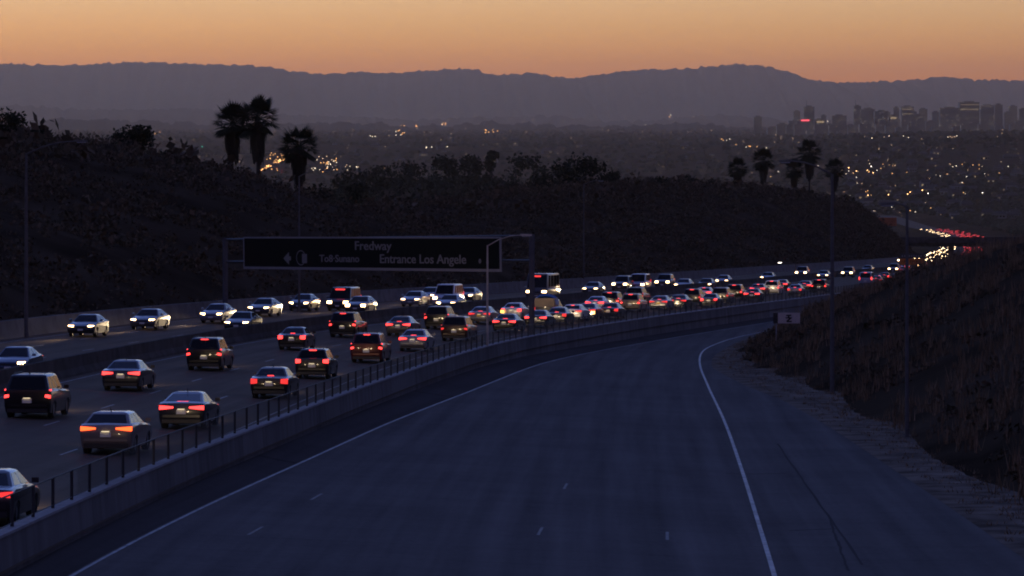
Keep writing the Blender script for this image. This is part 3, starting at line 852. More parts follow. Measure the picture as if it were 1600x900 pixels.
# left edge of the frame, beyond the oncoming lanes
p = fpt(t_left(128*K)+0.7, 128*K); X = (41-800)*p.y/F_PX
lamp_post((X, p.y, p.z+0.4), H(240, p.y)-p.z-0.4, (3.2, -0.6), 0.8, 'tall grey lamp post with a curved arm at the far left below the hill', 0.13)
Y = 170.*K; lamp_post(((475-800)*Y/F_PX-0.4, Y, fz(31, Y)+0.6), H(275, Y)-fz(31, Y)-0.6, (1.8, -0.4), 0.5, 'thin lamp post behind the sign board, below the single palm', 0.1)
Y = 262.*K; lamp_post(((917-800)*Y/F_PX-0.4, Y, ground((917-800)*Y/F_PX-0.4, Y)), H(290, Y)-ground((917-800)*Y/F_PX, Y), (1.8, -0.6), 0.5, 'faint thin lamp post on the hillside in the middle of the picture', 0.1)
Y = 330.*K; lamp_post(((1243-800)*Y/F_PX, Y, ground((1243-800)*Y/F_PX, Y)), 3.2, (-2.2, -0.4), 0.3, 'short lamp post with its light on beside the far oncoming lanes', 0.12, lit=True)
# on the wall
Y = 131.5*K; lamp_post((WALLX(Y)-0.05, Y, CAM_Z-DROP(Y)+0.86), H(383, Y)-(CAM_Z-DROP(Y)+0.86), (2.1, -0.1), 0.65, 'thin pale lamp post standing on the retaining wall beside the sign', 0.08, mat='pale_pole')
# right bank
X, Y = 18.45, 118.0*K; lamp_post((X, Y, rz_(99, Y)), H(272, Y)-rz_(99, Y), (-2.3, 0.2), 0.75, 'tall grey lamp post at the foot of the right bank by the ramp bend', 0.135)
X, Y = 17.9, 92.8*K; lamp_post((X, Y, rz_(99, Y)), H(322, Y)-rz_(99, Y), (-0.5, 0.1), 0.1, 'slimmer dark post nearest the camera on the right bank', 0.095)

# small white board by the ramp
Y = 158.0*K; X = (1233-800)*Y/F_PX
sg = empty('direction_board', ((1213-800)*Y/F_PX, Y, ground((1213-800)*Y/F_PX, Y)))
tag(sg, 'small white board with a black arrow mark on a post in the ramp bend', 'sign')
zc = H(497, Y)-sg.location.z
mb = MB(); mb.box(-0.05, 0.05, -0.03, 0.03, -0.4, zc+0.4); mb.build('post', M['steel'], sg)
mb = MB(); mb.box(0.12, 1.82, -0.07, -0.03, zc-0.41, zc+0.41); bd = mb.build('board', M['white_board'], sg)
mb = MB(); mb.box(-0.24, 0.118, -0.065, -0.035, zc-0.40, zc+0.40); mb.build('side_plate', M['barrier'], sg)
mb = MB(); fy0 = -0.074
for (x0, z0, x1, z1, w) in ((0.75, 0.2, 1.15, 0.22, 0.1), (0.95, 0.2, 0.95, -0.02, 0.12), (0.7, 0.02, 1.2, 0.02, 0.09), (1.12, 0.02, 0.82, -0.24, 0.12), (0.78, -0.26, 1.18, -0.26, 0.1)):
    d = Vector((x1-x0, 0, z1-z0)).normalized(); n = Vector((-d.z, 0, d.x))*w/2
    A = Vector((x0, fy0, zc+z0)); B = Vector((x1, fy0, zc+z1)); mb.quad(A-n, B-n, B+n, A+n)
    fy0 -= 0.001
mb.build('arrow_mark', M['black'], sg)

# orange work sign farther on, two boards on two posts
Y = 300.0*K; X = (1425-800)*Y/F_PX
og = empty('roadwork_sign', (X, Y, ground(X, Y))); tag(og, 'orange roadwork board below a dull grey board beside the far lanes', 'sign')
z1 = H(414, Y)-og.location.z; z2 = H(404, Y)-og.location.z; z3 = H(396, Y)-og.location.z
for s_ in (-1.2, 1.2):
    mb = MB(); mb.box(s_-0.06, s_+0.06, 0, 0.1, -0.4, z3); mb.build('post', M['steel'], og)
mb = MB(); mb.box(-1.8, 1.8, -0.08, 0, z1, z2); mb.build('orange_board', M['orange_board'], og)
mb = MB(); mb.box(-1.8, 1.8, -0.075, 0, z2+0.03, z3); mb.build('grey_board', M['barrier'], og)
mb = MB(); rn = random.Random(5)
for k in range(10):
    x = -1.5+k*0.3; h = 0.36
    mb.quad((x, -0.085, (z1+z2)/2-h/2), (x+0.07, -0.085, (z1+z2)/2-h/2), (x+0.07, -0.085, (z1+z2)/2+h/2), (x, -0.085, (z1+z2)/2+h/2))
    if k % 3: mb.quad((x+0.08, -0.085, (z1+z2)/2+h/2-0.08*(1+k % 2)), (x+0.2, -0.085, (z1+z2)/2+h/2-0.08*(1+k % 2)), (x+0.2, -0.085, (z1+z2)/2+h/2), (x+0.08, -0.085, (z1+z2)/2+h/2))
mb.build('black_lettering', M['black'], og)
mb = MB()
for k in range(9):
    x = -1.5+k*0.34; zc_ = (z2+z3)/2; mb.box(x, x+0.16, -0.085, -0.076, zc_-0.14, zc_+0.14)
mb.build('pale_lettering', M['sign_edge'], og)
# dull orange billboard beyond the hill
Y = 930.0*K; X = (1383-800)*Y/F_PX
bb = empty('billboard', (X, Y, ground(X, Y))); tag(bb, 'dull orange billboard at the falling end of the left hill', 'billboard')
z0, z1 = H(353, Y)-bb.location.z, H(340, Y)-bb.location.z
mb = MB(); mb.tube([(0, 0.3, -1), (0, 0.3, z1-0.5)], 0.45, 10); mb.build('post', M['dark_steel'], bb)
mb = MB(); mb.box(-5.2, 5.2, -0.25, 0.2, z0, z1); mb.build('board', plain('faded_orange', (0.35, 0.10, 0.03), 0.7, var=0.2, scale=0.5), bb)
mb = MB(); mb.box(-5.2, 5.2, -0.7, -0.2, z0-0.3, z0-0.15); mb.build('catwalk', M['dark_steel'], bb)

# overpass
Y = 800.0*K
ov = empty('overpass', (WALLX(Y), Y, CAM_Z-DROP(Y))); tag(ov, 'concrete road overpass crossing the far freeway, dark against the traffic', 'bridge')
zt_, zb_ = H(371, Y)-ov.location.z, H(384.5, Y)-ov.location.z
x0, x1 = -62.0, 62.0
mb = MB(); mb.hexa([(x0, -6, zb_), (x1, -6, zb_), (x1, 6, zb_), (x0, 6, zb_), (x0, -7, zb_+1.5), (x1, -7, zb_+1.5), (x1, 7, zb_+1.5), (x0, 7, zb_+1.5)]); mb.build('deck', M['barrier'], ov)
for s_ in (-1, 1):
    mb = MB(); mb.box(x0, x1, s_*6.9-0.15, s_*6.9+0.15, zb_+1.5, zt_); mb.build('parapet', M['barrier'], ov)
for dx in (-44.0, -18.5, 8.0, 30.0):
    mb = MB(); mb.box(dx-0.7, dx+0.7, -4, 4, -2.0, zb_+0.0); mb.build('pier', M['barrier'], ov)
for dx, sg_ in ((-56.0, 1), (56.0, -1)):
    mb = MB(); mb.hexa([(dx-sg_*6, -8, -3), (dx+sg_*13, -8, -3), (dx+sg_*13, 8, -3), (dx-sg_*6, 8, -3), (dx-sg_*6, -8, zb_), (dx+sg_*1, -8, zb_), (dx+sg_*1, 8, zb_), (dx-sg_*6, 8, zb_)]); mb.build('abutment', M['wallc'], ov)
# ---------------------------------------------------------------- vehicles
M['paint_body'] = object_tint('car_paint', 0.32, 0.5, 0.25, 0.6)
M['glass'] = plain('car_glass', (0.004, 0.0045, 0.006), 0.06, spec=0.22)
M['tyre'] = plain('tyre_rubber', (0.012, 0.012, 0.012), 0.85)
M['rim'] = plain('wheel_rim', (0.22, 0.22, 0.23), 0.35, metal=0.8)
M['trim'] = plain('dark_trim', (0.012, 0.012, 0.013), 0.55)
M['plate'] = plain('number_plate', (0.75, 0.72, 0.62), 0.5)
M['yplate'] = plain('yellow_plate', (0.75, 0.45, 0.06), 0.5)
M['head'] = glow('headlight_on', (1.0, 0.58, 0.25), 17)
M['head_far'] = glow('headlight_far', (1.0, 0.66, 0.34), 14, False)
M['brake'] = glow('brake_light_on', (1.0, 0.045, 0.04), 3.6, base=(0.2, 0.0, 0.0))
M['tail'] = glow('tail_light_on', (1.0, 0.04, 0.035), 1.2, base=(0.2, 0.0, 0.0))
M['tail_orange'] = glow('orange_tail_light', (1.0, 0.10, 0.02), 3.0, base=(0.2, 0.02, 0.0))
M['tail_far'] = glow('tail_light_far', (1.0, 0.06, 0.07), 4.0, False, base=(0.2, 0.0, 0.0))
M['amber'] = glow('amber_signal_on', (1.0, 0.50, 0.10), 3.0)
M['plate_lamp'] = glow('plate_lamp', (1.0, 0.8, 0.5), 1.6)
M['dest'] = glow('red_led_sign', (1.0, 0.05, 0.05), 1.5)
M['tarp'] = plain('blue_tarp', (0.02, 0.10, 0.32), 0.45, var=0.3, scale=2.0, bump=0.5)
M['tan'] = plain('tan_panel', (0.42, 0.32, 0.18), 0.7, var=0.15, scale=2.0)

KINDS = {
 'sedan':  dict(L=4.80, W=1.84, H=1.45, r=0.33, wx=(-1.42, 1.42), top=[(-2.37, .50), (-2.38, .74), (-2.30, 1.00), (-1.78, 1.07), (-0.6, 1.03), (0.85, 0.99), (1.85, 0.86), (2.26, 0.72), (2.39, 0.50)],
        gh=(-1.80, -0.98, 0.18, 0.98), zr=1.03, zf=0.96, wb=.84, wt=.60, tail=(0.36, .905, .78, .95), third=0.35),
 'sedan_b': dict(L=4.65, W=1.80, H=1.47, r=0.32, wx=(-1.36, 1.36), top=[(-2.28, .50), (-2.31, .72), (-2.26, 0.99), (-1.72, 1.08), (-0.6, 1.03), (0.85, 1.0), (1.80, 0.88), (2.16, 0.74), (2.30, 0.50)],
        gh=(-1.76, -1.0, 0.16, 1.0), zr=1.04, zf=0.97, wb=.82, wt=.58, tail=(0.56, .885, .72, .97), third=0.30),
 'coupe':  dict(L=4.75, W=1.86, H=1.46, r=0.34, wx=(-1.40, 1.44), top=[(-2.34, .50), (-2.36, .76), (-2.30, 1.05), (-2.06, 1.11), (-0.6, 1.05), (0.85, 1.00), (1.85, 0.88), (2.24, 0.74), (2.36, 0.50)],
        gh=(-2.06, -0.80, 0.10, 0.98), zr=1.06, zf=0.97, wb=.85, wt=.61, tail=(0.32, .90, .80, .97), third=0.45),
 'cross':  dict(L=4.60, W=1.88, H=1.50, r=0.36, wx=(-1.34, 1.38), top=[(-2.27, .50), (-2.30, .78), (-2.24, 1.06), (-2.06, 1.12), (-0.6, 1.08), (0.80, 1.04), (1.80, 0.94), (2.18, 0.80), (2.30, 0.52)],
        gh=(-2.08, -1.38, 0.05, 0.92), zr=1.08, zf=1.01, wb=.86, wt=.64, tail=(0.36, .92, .86, 1.02), third=0.0),
 'hatch':  dict(L=4.40, W=1.82, H=1.62, r=0.35, wx=(-1.28, 1.32), top=[(-2.17, .50), (-2.20, .80), (-2.15, 1.10), (-2.05, 1.14), (-0.6, 1.08), (0.78, 1.04), (1.75, 0.95), (2.08, 0.82), (2.20, 0.55)],
        gh=(-2.07, -1.66, 0.02, 0.86), zr=1.10, zf=1.01, wb=.84, wt=.66, tail=(0.60, .89, .86, 1.08), third=0.4),
 'suv':    dict(L=4.80, W=1.94, H=1.80, r=0.38, wx=(-1.42, 1.46), top=[(-2.36, .55), (-2.39, .82), (-2.36, 1.16), (-2.26, 1.20), (-0.6, 1.16), (0.85, 1.12), (1.92, 1.05), (2.28, 0.90), (2.40, 0.58)],
        gh=(-2.29, -2.02, 0.06, 0.88), zr=1.16, zf=1.09, wb=.90, wt=.73, tail=(0.74, .95, .84, 1.20), third=0.4),
 'van':    dict(L=5.30, W=2.00, H=2.08, r=0.35, wx=(-1.55, 1.65), top=[(-2.60, .50), (-2.64, .80), (-2.62, 1.10), (-2.55, 1.15), (-0.6, 1.15), (1.5, 1.14), (2.15, 1.06), (2.52, 0.86), (2.65, 0.55)],
        gh=(-2.58, -2.46, 1.05, 1.80), zr=1.12, zf=1.10, wb=.95, wt=.84, tail=(0.82, .98, .90, 1.35), third=0.4),
 'bus':    dict(L=7.20, W=2.30, H=2.80, r=0.42, wx=(-2.2, 2.35), top=[(-3.52, .55), (-3.57, .85), (-3.55, 1.25), (-3.50, 1.30), (-0.6, 1.30), (2.8, 1.30), (3.25, 1.26), (3.50, 1.0), (3.60, 0.60)],
        gh=(-3.50, -3.42, 2.75, 3.22), zr=1.27, zf=1.26, wb=1.12, wt=1.05, tail=(0.94, 1.10, .90, 1.35), third=0.0),
 'pickup': dict(L=5.60, W=1.98, H=1.84, r=0.39, wx=(-1.70, 1.75), top=[(-2.76, .62), (-2.80, .80), (-2.80, 1.18), (-2.74, 1.22), (-0.8, 1.22), (0.85, 1.18), (2.20, 1.10), (2.66, 0.94), (2.80, 0.62)],
        gh=(-0.72, -0.55, 0.52, 1.35), zr=1.19, zf=1.14, wb=.92, wt=.74, tail=(0.80, .97, .86, 1.18), third=0.4),
}

def arch(xc, r, zb):
    ra = r+0.06; a0 = math.asin((r-zb)/ra)
    return [(xc+ra*math.cos(t), r+ra*math.sin(t)) for t in [lerp(-a0, math.pi+a0, k/8) for k in range(9)]]

def car_meshes(kind):
    """all part meshes of one kind, shared by every car of it"""
    S = KINDS[kind]; L, W, Hh = S['L'], S['W'], S['H']; hw = W/2; zb = 0.24
    top = S['top']
    out = [(top[0][0]+0.08, zb+0.06)]+top+[(top[-1][0]-0.08, zb+0.06)]
    bot = [(top[-1][0]-0.14, zb)]+arch(S['wx'][1], S['r'], zb)+arch(S['wx'][0], S['r'], zb)+[(top[0][0]+0.14, zb)]
    ring = out+bot
    body = MB(); fr = [-1, -.95, -.78, 0, .78, .95, 1]
    ex = {1: .17, .95: .07, .78: 0.015, 0: 0.0}; dz = {1: .085, .95: .022, .78: 0.0, 0: -0.018}
    idx = []
    for f in fr:
        a = abs(f); row = []
        for (x, z) in ring:
            k = max(0, (abs(x)/(L/2)-0.72)/0.28)
            xx = x-math.copysign(ex[a]*k**1.5, x)
            zz = z-(dz[a]*sstep(0.55, 0.85, z))
            body.v.append((xx, f*hw*(1-0.05*sstep(0.6, 0.25, z) if a > .9 else 1), zz)); row.append(len(body.v)-1)
        idx.append(row)
    n = len(ring)
    for a in range(len(fr)-1):
        for j in range(n):
            body.f.append((idx[a][j], idx[a][(j+1) % n], idx[a+1][(j+1) % n], idx[a+1][j])); body.m.append(0)
    body.f.append(tuple(idx[0])); body.m.append(0)
    body.f.append(tuple(reversed(idx[-1]))); body.m.append(0)
    # greenhouse
    xr, tr, tf, xf = S['gh']; zr, zf, wb, wt = S['zr'], S['zf'], S['wb']*W/1.84 if kind in ('sedan',) else S['wb'], S['wt']
    zt = Hh-0.045
    B = [Vector((xr, -wb, zr)), Vector((xf, -wb, zf)), Vector((xf, wb, zf)), Vector((xr, wb, zr))]
    T = [Vector((tr, -wt, zt-0.01)), Vector((tf, -wt, zt)), Vector((tf, wt, zt)), Vector((tr, wt, zt-0.01))]
    ins = 0.17
    C = [Vector((tr+ins, -wt+ins, Hh)), Vector((tf-ins, -wt+ins, Hh)), Vector((tf-ins, wt-ins, Hh)), Vector((tr+ins, wt-ins, Hh))]
    gb = bmesh.new()
    bv = [gb.verts.new(p) for p in B+T+C]
    for o_ in (0, 4):
        for j in range(4): gb.faces.new((bv[o_+j], bv[o_+(j+1) % 4], bv[o_+4+(j+1) % 4], bv[o_+4+j]))
    gb.faces.new(bv[8:12])
    ed = [e for e in gb.edges if not (e.verts[0].index in () )]
    gb.verts.index_update()
    ed = [e for e in gb.edges if not (e.verts[0].index < 4 and e.verts[1].index < 4)]
    bmesh.ops.bevel(gb, geom=ed, offset=0.055, segments=2, affect='EDGES', profile=0.6)
    gb.verts.index_update(); o0 = len(body.v)
    body.v += [tuple(v.co) for v in gb.verts]
    for f_ in gb.faces: body.f.append(tuple(o0+v.index for v in f_.verts)); body.m.append(0)
    gb.free()
    meshes = {}
    bm = bmesh.new(); me = body.mesh('body', [M['paint_body']]); bm.from_mesh(me); bmesh.ops.remove_doubles(bm, verts=bm.verts, dist=1e-4); bmesh.ops.recalc_face_normals(bm, faces=bm.faces); bm.to_mesh(me); bm.free()
    me.polygons.foreach_set('use_smooth', [True]*len(me.polygons)); me.set_sharp_from_angle(angle=R(32))
    meshes['body'] = me
    def panel(name, p00, p10, p11, p01, u0, u1, v0, v1, mat=None):
        def q(u, v): return (p00*(1-u)+p10*u)*(1-v)+(p01*(1-u)+p11*u)*v
        nn = (p10-p00).cross(p01-p00).normalized()
        mb = MB(); c = [q(u0, v0), q(u1, v0), q(u1, v1), q(u0, v1)]
        mb.hexa([p-nn*0.01 for p in c]+[p+nn*0.007 for p in c])
        return mb.mesh(name, [mat or M['glass']])
    meshes['windshield'] = panel('windshield', B[1], B[2], T[2], T[1], .05, .95, .06, .93)
    meshes['rear_window'] = panel('rear_window', B[3], B[0], T[0], T[3], .07, .93, .10, .90)
    # sides: front and rear door windows
    sw = []
    if kind in ('van', 'bus'): cuts = [(.03, .24), (.26, .49), (.51, .74), (.77, .93)]
    elif kind == 'pickup': cuts = [(.06, .42), (.46, .90)]
    elif kind in ('suv', 'hatch', 'cross'): cuts = [(.05, .27), (.30, .58), (.62, .92)]
    else: cuts = [(.10, .47), (.52, .90)]
    for a, b_ in cuts:
        sw.append(panel('side_window', B[0], B[1], T[1], T[0], a, b_, .12, .90))
        sw.append(panel('side_window', B[2], B[3], T[3], T[2], 1-b_, 1-a, .12, .90))
    meshes['side_window'] = sw
    # wheels
    r = S['r']
    w = MB(); nseg = 18
    prof = [(r*0.62, -0.10), (r*0.92, -0.115), (r, -0.08), (r, 0.08), (r*0.92, 0.115), (r*0.62, 0.10)]
    w.grid([[(math.cos(2*math.pi*k/nseg)*a, b_, math.sin(2*math.pi*k/nseg)*a) for a, b_ in prof] for k in range(nseg+1)])
    meshes['wheel'] = w.mesh('wheel', [M['tyre']], ang=40)
    rm = MB()
    for s_ in (-1, 1):
        i = len(rm.v); rm.v += [(math.cos(2*math.pi*k/12)*r*.64, s_*0.085, math.sin(2*math.pi*k/12)*r*.64) for k in range(12)]
        rm.f.append(tuple(range(i, i+12))); rm.m.append(0)
    meshes['rim'] = rm.mesh('rim', [M['rim']])
    # lamps
    xb = top[1][0]; ti, to, tz0, tz1 = S['tail']
    def xrear(z):                # rear surface at height z
        for (xa, za), (xb2, zb2) in zip(out, out[1:]):
            if za <= z <= zb2: return lerp(xa, xb2, (z-za)/max(zb2-za, 1e-4))
        return xr
    def rec(y):                  # how far the rounded corner falls back at half-width y
        f = abs(y)/hw
        for (fa, ea), (fb, eb) in zip(((0, 0), (.78, .015), (.95, .07), (1.0, .17)), ((.78, .015), (.95, .07), (1.0, .17), (1.1, .2))):
            if f <= fb: return lerp(ea, eb, (f-fa)/(fb-fa))
        return 0.2
    def lamp(name, mat, ys, xlo, xhi, za, zb_, sgn, s_, proud=0.03, deep=0.12, taper=1.0):
        mb = MB(); ft = []; bk = []
        for yv in ys:
            r_ = rec(yv); q = (yv-ys[0])/(ys[-1]-ys[0]); kk = lerp(taper, 1.0, q**0.7); zm = lerp(za, zb_, 0.62); z0 = zm+(za-zm)*kk; z1 = zm+(zb_-zm)*kk
            ft.append(((xlo-sgn*r_+sgn*proud, s_*yv, z0), (xhi-sgn*r_+sgn*proud, s_*yv, z1)))
            bk.append(((xlo-sgn*r_-sgn*deep, s_*yv, z0), (xhi-sgn*r_-sgn*deep, s_*yv, z1)))
        for k in range(len(ys)-1):
            mb.quad(ft[k][0], ft[k+1][0], ft[k+1][1], ft[k][1])
            mb.quad(ft[k][1], ft[k+1][1], bk[k+1][1], bk[k][1]); mb.quad(ft[k][0], bk[k][0], bk[k+1][0], ft[k+1][0])
        for k in (0, -1): mb.quad(ft[k][0], ft[k][1], bk[k][1], bk[k][0])
        return mb.mesh(name, [mat])
    tl = []; ra, rb = xrear(min(tz0, 1.0)), xrear(min(tz1, top[2][1]-0.01))
    if tz1 > top[2][1]: rb = xr+0.01
    ym = min(to, hw*1.0)
    ysl = sorted(set([ti]+[v for v in (.78*hw, .95*hw) if ti+0.03 < v < ym-0.02]+[ym]))
    for s_ in (-1, 1): tl.append(lamp('tail_light', M['brake'], ysl, ra, rb, tz0, tz1, -1, s_, taper=0.4 if to-ti > 0.4 else 0.8))
    meshes['tail_light'] = tl
    hl = []; nx, nz = top[-2]
    ys_h = [hw*0.52, hw*0.68, hw*0.80, hw*0.93]
    for s_ in (-1, 1): hl.append(lamp('headlight', M['head'], ys_h, lerp(nx, top[-1][0], 0.55), nx-0.03, nz-0.17, nz+0.04, 1, s_, 0.02))
    meshes['headlight'] = hl
    mb = MB(); wd = S['third'] or 0.3
    pm_, pt = (B[3]+B[0])/2, (T[3]+T[0])/2; pz = pm_*(0.06)+pt*0.94 if kind not in ('sedan', 'sedan_b', 'coupe') else pm_*0.88+pt*0.12
    mb.box(pz.x-0.03, pz.x+0.03, -wd/2, wd/2, pz.z-0.02, pz.z+0.025); meshes['brake_light'] = mb.mesh('brake_light', [M['brake']])
    zp = 0.72 if kind in ('sedan', 'sedan_b', 'coupe') else 0.74
    xp = xrear(zp)
    mb = MB(); mb.box(xp-0.035, xp+0.02, -0.19, 0.19, zp-0.09, zp+0.09); meshes['rear_plate'] = mb.mesh('license_plate', [M['plate']])
    mb = MB(); mb.box(xp-0.085, xp-0.02, -0.14, 0.14, zp+0.105, zp+0.12); meshes['plate_lamp'] = mb.mesh('plate_lamp', [M['plate_lamp']])
    mb = MB(); mb.box(L/2-0.03, L/2+0.025, -0.17, 0.17, 0.42, 0.54); meshes['front_plate'] = mb.mesh('license_plate', [M['plate']])
    mb = MB(); mb.box(nx+0.0, nx+0.085, -hw*0.42, hw*0.42, nz-0.22, nz-0.06); meshes['grille'] = mb.mesh('grille', [M['trim']])
    mb = MB(); mb.box(xrear(0.42)-0.03, xrear(0.42)+0.2, -hw*0.84, hw*0.84, 0.27, 0.42); meshes['rear_valance'] = mb.mesh('rear_valance', [M['trim']])
    mb = MB(); mb.box(xrear(0.5)-0.022, xrear(0.5)+0.1, -hw*0.8, hw*0.8, 0.50, 0.60); meshes['bumper'] = mb.mesh('bumper', [M['paint_body']])
    mm = []
    for s_ in (-1, 1):
        mb = MB(); xm = lerp(xf, tf, 0.18)-0.12; ym = s_*(hw+0.10)
        mb.hexa([(xm-0.05, ym-0.1, zf+0.05), (xm+0.08, ym-0.09, zf+0.05), (xm+0.06, ym+0.1, zf+0.05), (xm-0.05, ym+0.1, zf+0.05), (xm-0.05, ym-0.1, zf+0.19), (xm+0.05, ym-0.08, zf+0.18), (xm+0.03, ym+0.08, zf+0.18), (xm-0.05, ym+0.1, zf+0.19)])
        mm.append(mb.mesh('mirror', [M['paint_body']]))
    meshes['mirror'] = mm
    if kind in ('suv', 'hatch'):
        rr = []
        for s_ in (-1, 1):
            mb = MB(); mb.tube([(tr+0.12, s_*(wt-0.1), zt+0.05), (tr+0.22, s_*(wt-0.1), Hh+0.045), (tf-0.25, s_*(wt-0.1), Hh+0.045), (tf-0.15, s_*(wt-0.1), zt+0.05)], 0.018, 6); rr.append(mb.mesh('roof_rail', [M['trim']]))
        meshes['roof_rail'] = rr
    mb = MB(); mb.tube([(tr+0.25, 0, Hh-0.01), (tr+0.08, 0, Hh+0.16)], [0.022, 0.008], 5); meshes['antenna'] = mb.mesh('antenna', [M['trim']])
    if kind in ('bus', 'van'):
        mb = MB(); c = (T[1]+T[2])/2*0.86+(B[1]+B[2])/2*0.14; mb.box(c.x+0.02, c.x+0.075, -0.5, 0.35, c.z-0.10, c.z+0.05); meshes['dest'] = mb.mesh('destination_sign', [M['dest']])
    return meshes
CM = {}
HEADSPOT = bpy.data.lights.new('headlight_beam', 'SPOT')
HEADSPOT.energy = 560/EX; HEADSPOT.color = (1.0, 0.74, 0.44); HEADSPOT.spot_size = R(46); HEADSPOT.spot_blend = 0.7; HEADSPOT.shadow_soft_size = 0.25

ONSPOT = HEADSPOT.copy(); ONSPOT.name = 'oncoming_headlight_beam'; ONSPOT.energy = 16000/EX; ONSPOT.spot_size = R(11); ONSPOT.spot_blend = 0.9

def car(kind, pos, heading, pitch, color, label, cat=None, detail=2, tail='brake', third=True, group=None, beam=True, plate='plate', extra=None, lit_head=True):
    if kind not in CM: CM[kind] = car_meshes(kind)
    m = CM[kind]; S = KINDS[kind]
    names = {'sedan': 'sedan', 'sedan_b': 'sedan', 'coupe': 'sedan', 'cross': 'crossover', 'hatch': 'hatchback', 'suv': 'suv', 'van': 'van', 'bus': 'shuttle_bus', 'pickup': 'pickup_truck'}
    root = empty(names[kind], pos); root.rotation_euler = (0, pitch, heading)
    tag(root, label, cat or {'sedan': 'car', 'sedan_b': 'car', 'coupe': 'car', 'cross': 'car', 'hatch': 'car', 'suv': 'suv', 'van': 'van', 'bus': 'bus', 'pickup': 'pickup truck'}[kind], group)
    def part(name, me, parent=root, col=None, mat=None, loc=None):
        o = obj(name, me, None, parent, loc)
        if col is not None: o.color = (*col, 1)
        if mat is not None:
            o.material_slots[0].link = 'OBJECT'; o.material_slots[0].material = M[mat]
        return o
    part('body', m['body'], col=color)
    part('windshield', m['windshield']); part('rear_window', m['rear_window'])
    for w in m['side_window']: part('side_window', w)
    for x in S['wx']:
        for s_ in (-1, 1):
            w = part('wheel', m['wheel'], loc=(x, s_*(S['W']/2-0.13), S['r']))
            if detail > 1: part('rim', m['rim'], w)
    for t in m['tail_light']: part('tail_light', t, mat=tail)
    for h in m['headlight']: part('headlight', h)
    if third and tail is not None: part('brake_light', m['brake_light'])
    part('license_plate', m['rear_plate'], mat=plate if plate != 'plate' else None)
    part('front_plate', m['front_plate'])
    part('grille', m['grille']); 
    part('rear_valance', m['rear_valance'])
    if detail > 0:
        for x in m['mirror']: part('mirror', x, col=color)
    if detail > 1:
        part('plate_lamp', m['plate_lamp']); part('bumper', m['bumper'], col=color)
        if 'roof_rail' in m:
            for x in m['roof_rail']: part('roof_rail', x)
        part('antenna', m['antenna'])
    if extra == 'dest' and 'dest' in m: part('destination_sign', m['dest'])
    if beam:
        lo = bpy.data.objects.new('headlight_beam', ONSPOT if math.sin(heading) < 0 else HEADSPOT); COL.objects.link(lo); lo.parent = root
        lo.location = (S['L']/2+0.12, 0, 0.70); lo.rotation_euler = (0, R(-90+(3.6 if math.sin(heading) < 0 else 3.0)), 0)
    return root

# surface under a point of view on the freeway
def tlat(x, y):
    yy = y
    for _ in range(4):           # foot of the perpendicular on the wall line
        n = wnorm(yy); m_ = wslope(yy); d = (WALLX(yy)-x); yy = y-d*m_/(n*n)
    n = wnorm(yy); m_ = wslope(yy)
    t = (WALLX(yy)-x)/n+(y-yy)*m_/n
    return t, yy
def on_freeway(x, y):
    Y = 30.0
    def gap(Y):
        X = (x-800)*Y/F_PX; t, yy = tlat(X, Y); return CAM_Z-(y-HOR)*Y/F_PX-fz(t, yy)
    while Y < 1200*K and gap(Y) > 0: Y *= 1.01
    lo, hi = Y/1.01, Y
    for _ in range(30):
        mid = (lo+hi)/2
        if gap(mid) > 0: lo = mid
        else: hi = mid
    X = (x-800)*hi/F_PX; t, yy = tlat(X, hi)
    return t, yy
PITCH = math.atan(0.0537)
def place(kind, x, y, away, color, label, dt=0.0, **kw):
    """x, y: where the nearest bumper's centre meets the road"""
    t, yy = on_freeway(x, y); t += dt
    L = KINDS[kind]['L']
    if kind == 'bus' or kind == 'van': pass
    yc = yy+(L/2-0.05)/wnorm(yy)
    h = math.atan2(1, wslope(yc))
    p = fpt(t, yc, 0.004)
    g_ = (fz(t, yc+1)-fz(t, yc-1))/2/wnorm(yc)
    pit = -math.atan(g_)
    if kw.get('detail') is None: kw['detail'] = 2 if yy < 215*K else (1 if yy < 300*K else 0)
    if 'beam' not in kw: kw['beam'] = yy < 260*K
    if not away: h += math.pi; pit = -pit
    return car(kind, p, h, pit, color, label, **kw)

BLK = (0.008, 0.008, 0.009); DKG = (0.02, 0.021, 0.024); GRY = (0.07, 0.07, 0.075); SIL = (0.22, 0.22, 0.23); WHT = (0.55, 0.55, 0.55); RED = (0.10, 0.010, 0.010); BLU = (0.012, 0.025, 0.07); BRZ = (0.20, 0.165, 0.14); GLD = (0.30, 0.24, 0.16)
A = True
place('sedan', -34, 824, A, DKG, 'dark sedan cut off by the left frame edge beside the fence', tail='tail', third=False)
place('cross', 165, 712, A, BRZ, 'bronze silver crossover with orange tail lights beside the fence', tail='tail_orange', third=False)
place('coupe', 283, 672, A, DKG, 'dark fastback with wide red tail lights and a lit roof-edge brake light', tail='brake')
place('sedan_b', 420, 624, A, BLK, 'black sedan with dim tail lights and a bright plate, fourth along the fence', tail='tail')
place('hatch', 487, 593, A, BLK, 'black hatchback just ahead of the black sedan along the fence', tail='brake')
place('suv', 572, 568, A, RED, 'dark red sport utility vehicle along the fence', tail='brake', group=None)
place('sedan', 644, 550, A, SIL, 'silver sedan with round red lights, right of the dark red one', tail='brake')
place('suv', 709, 534, A, (0.05, 0.022, 0.012), 'dark sport utility vehicle tinted as if in orange light, left of the pale lamp post', tail='tail', third=False)  # dark body; the orange light falling on it is put into its colour
place('suv', 42, 655, A, BLK, 'black boxy sport utility vehicle at the left edge with one red light showing', dt=0, tail='brake', third=False)
place('sedan', 188, 612, A, DKG, 'dark sedan with wide red lights next to the median barrier', tail='brake', third=False)
place('suv', 318, 580, A, BLK, 'black sport utility vehicle with tall red lights next to the median barrier', tail='brake')
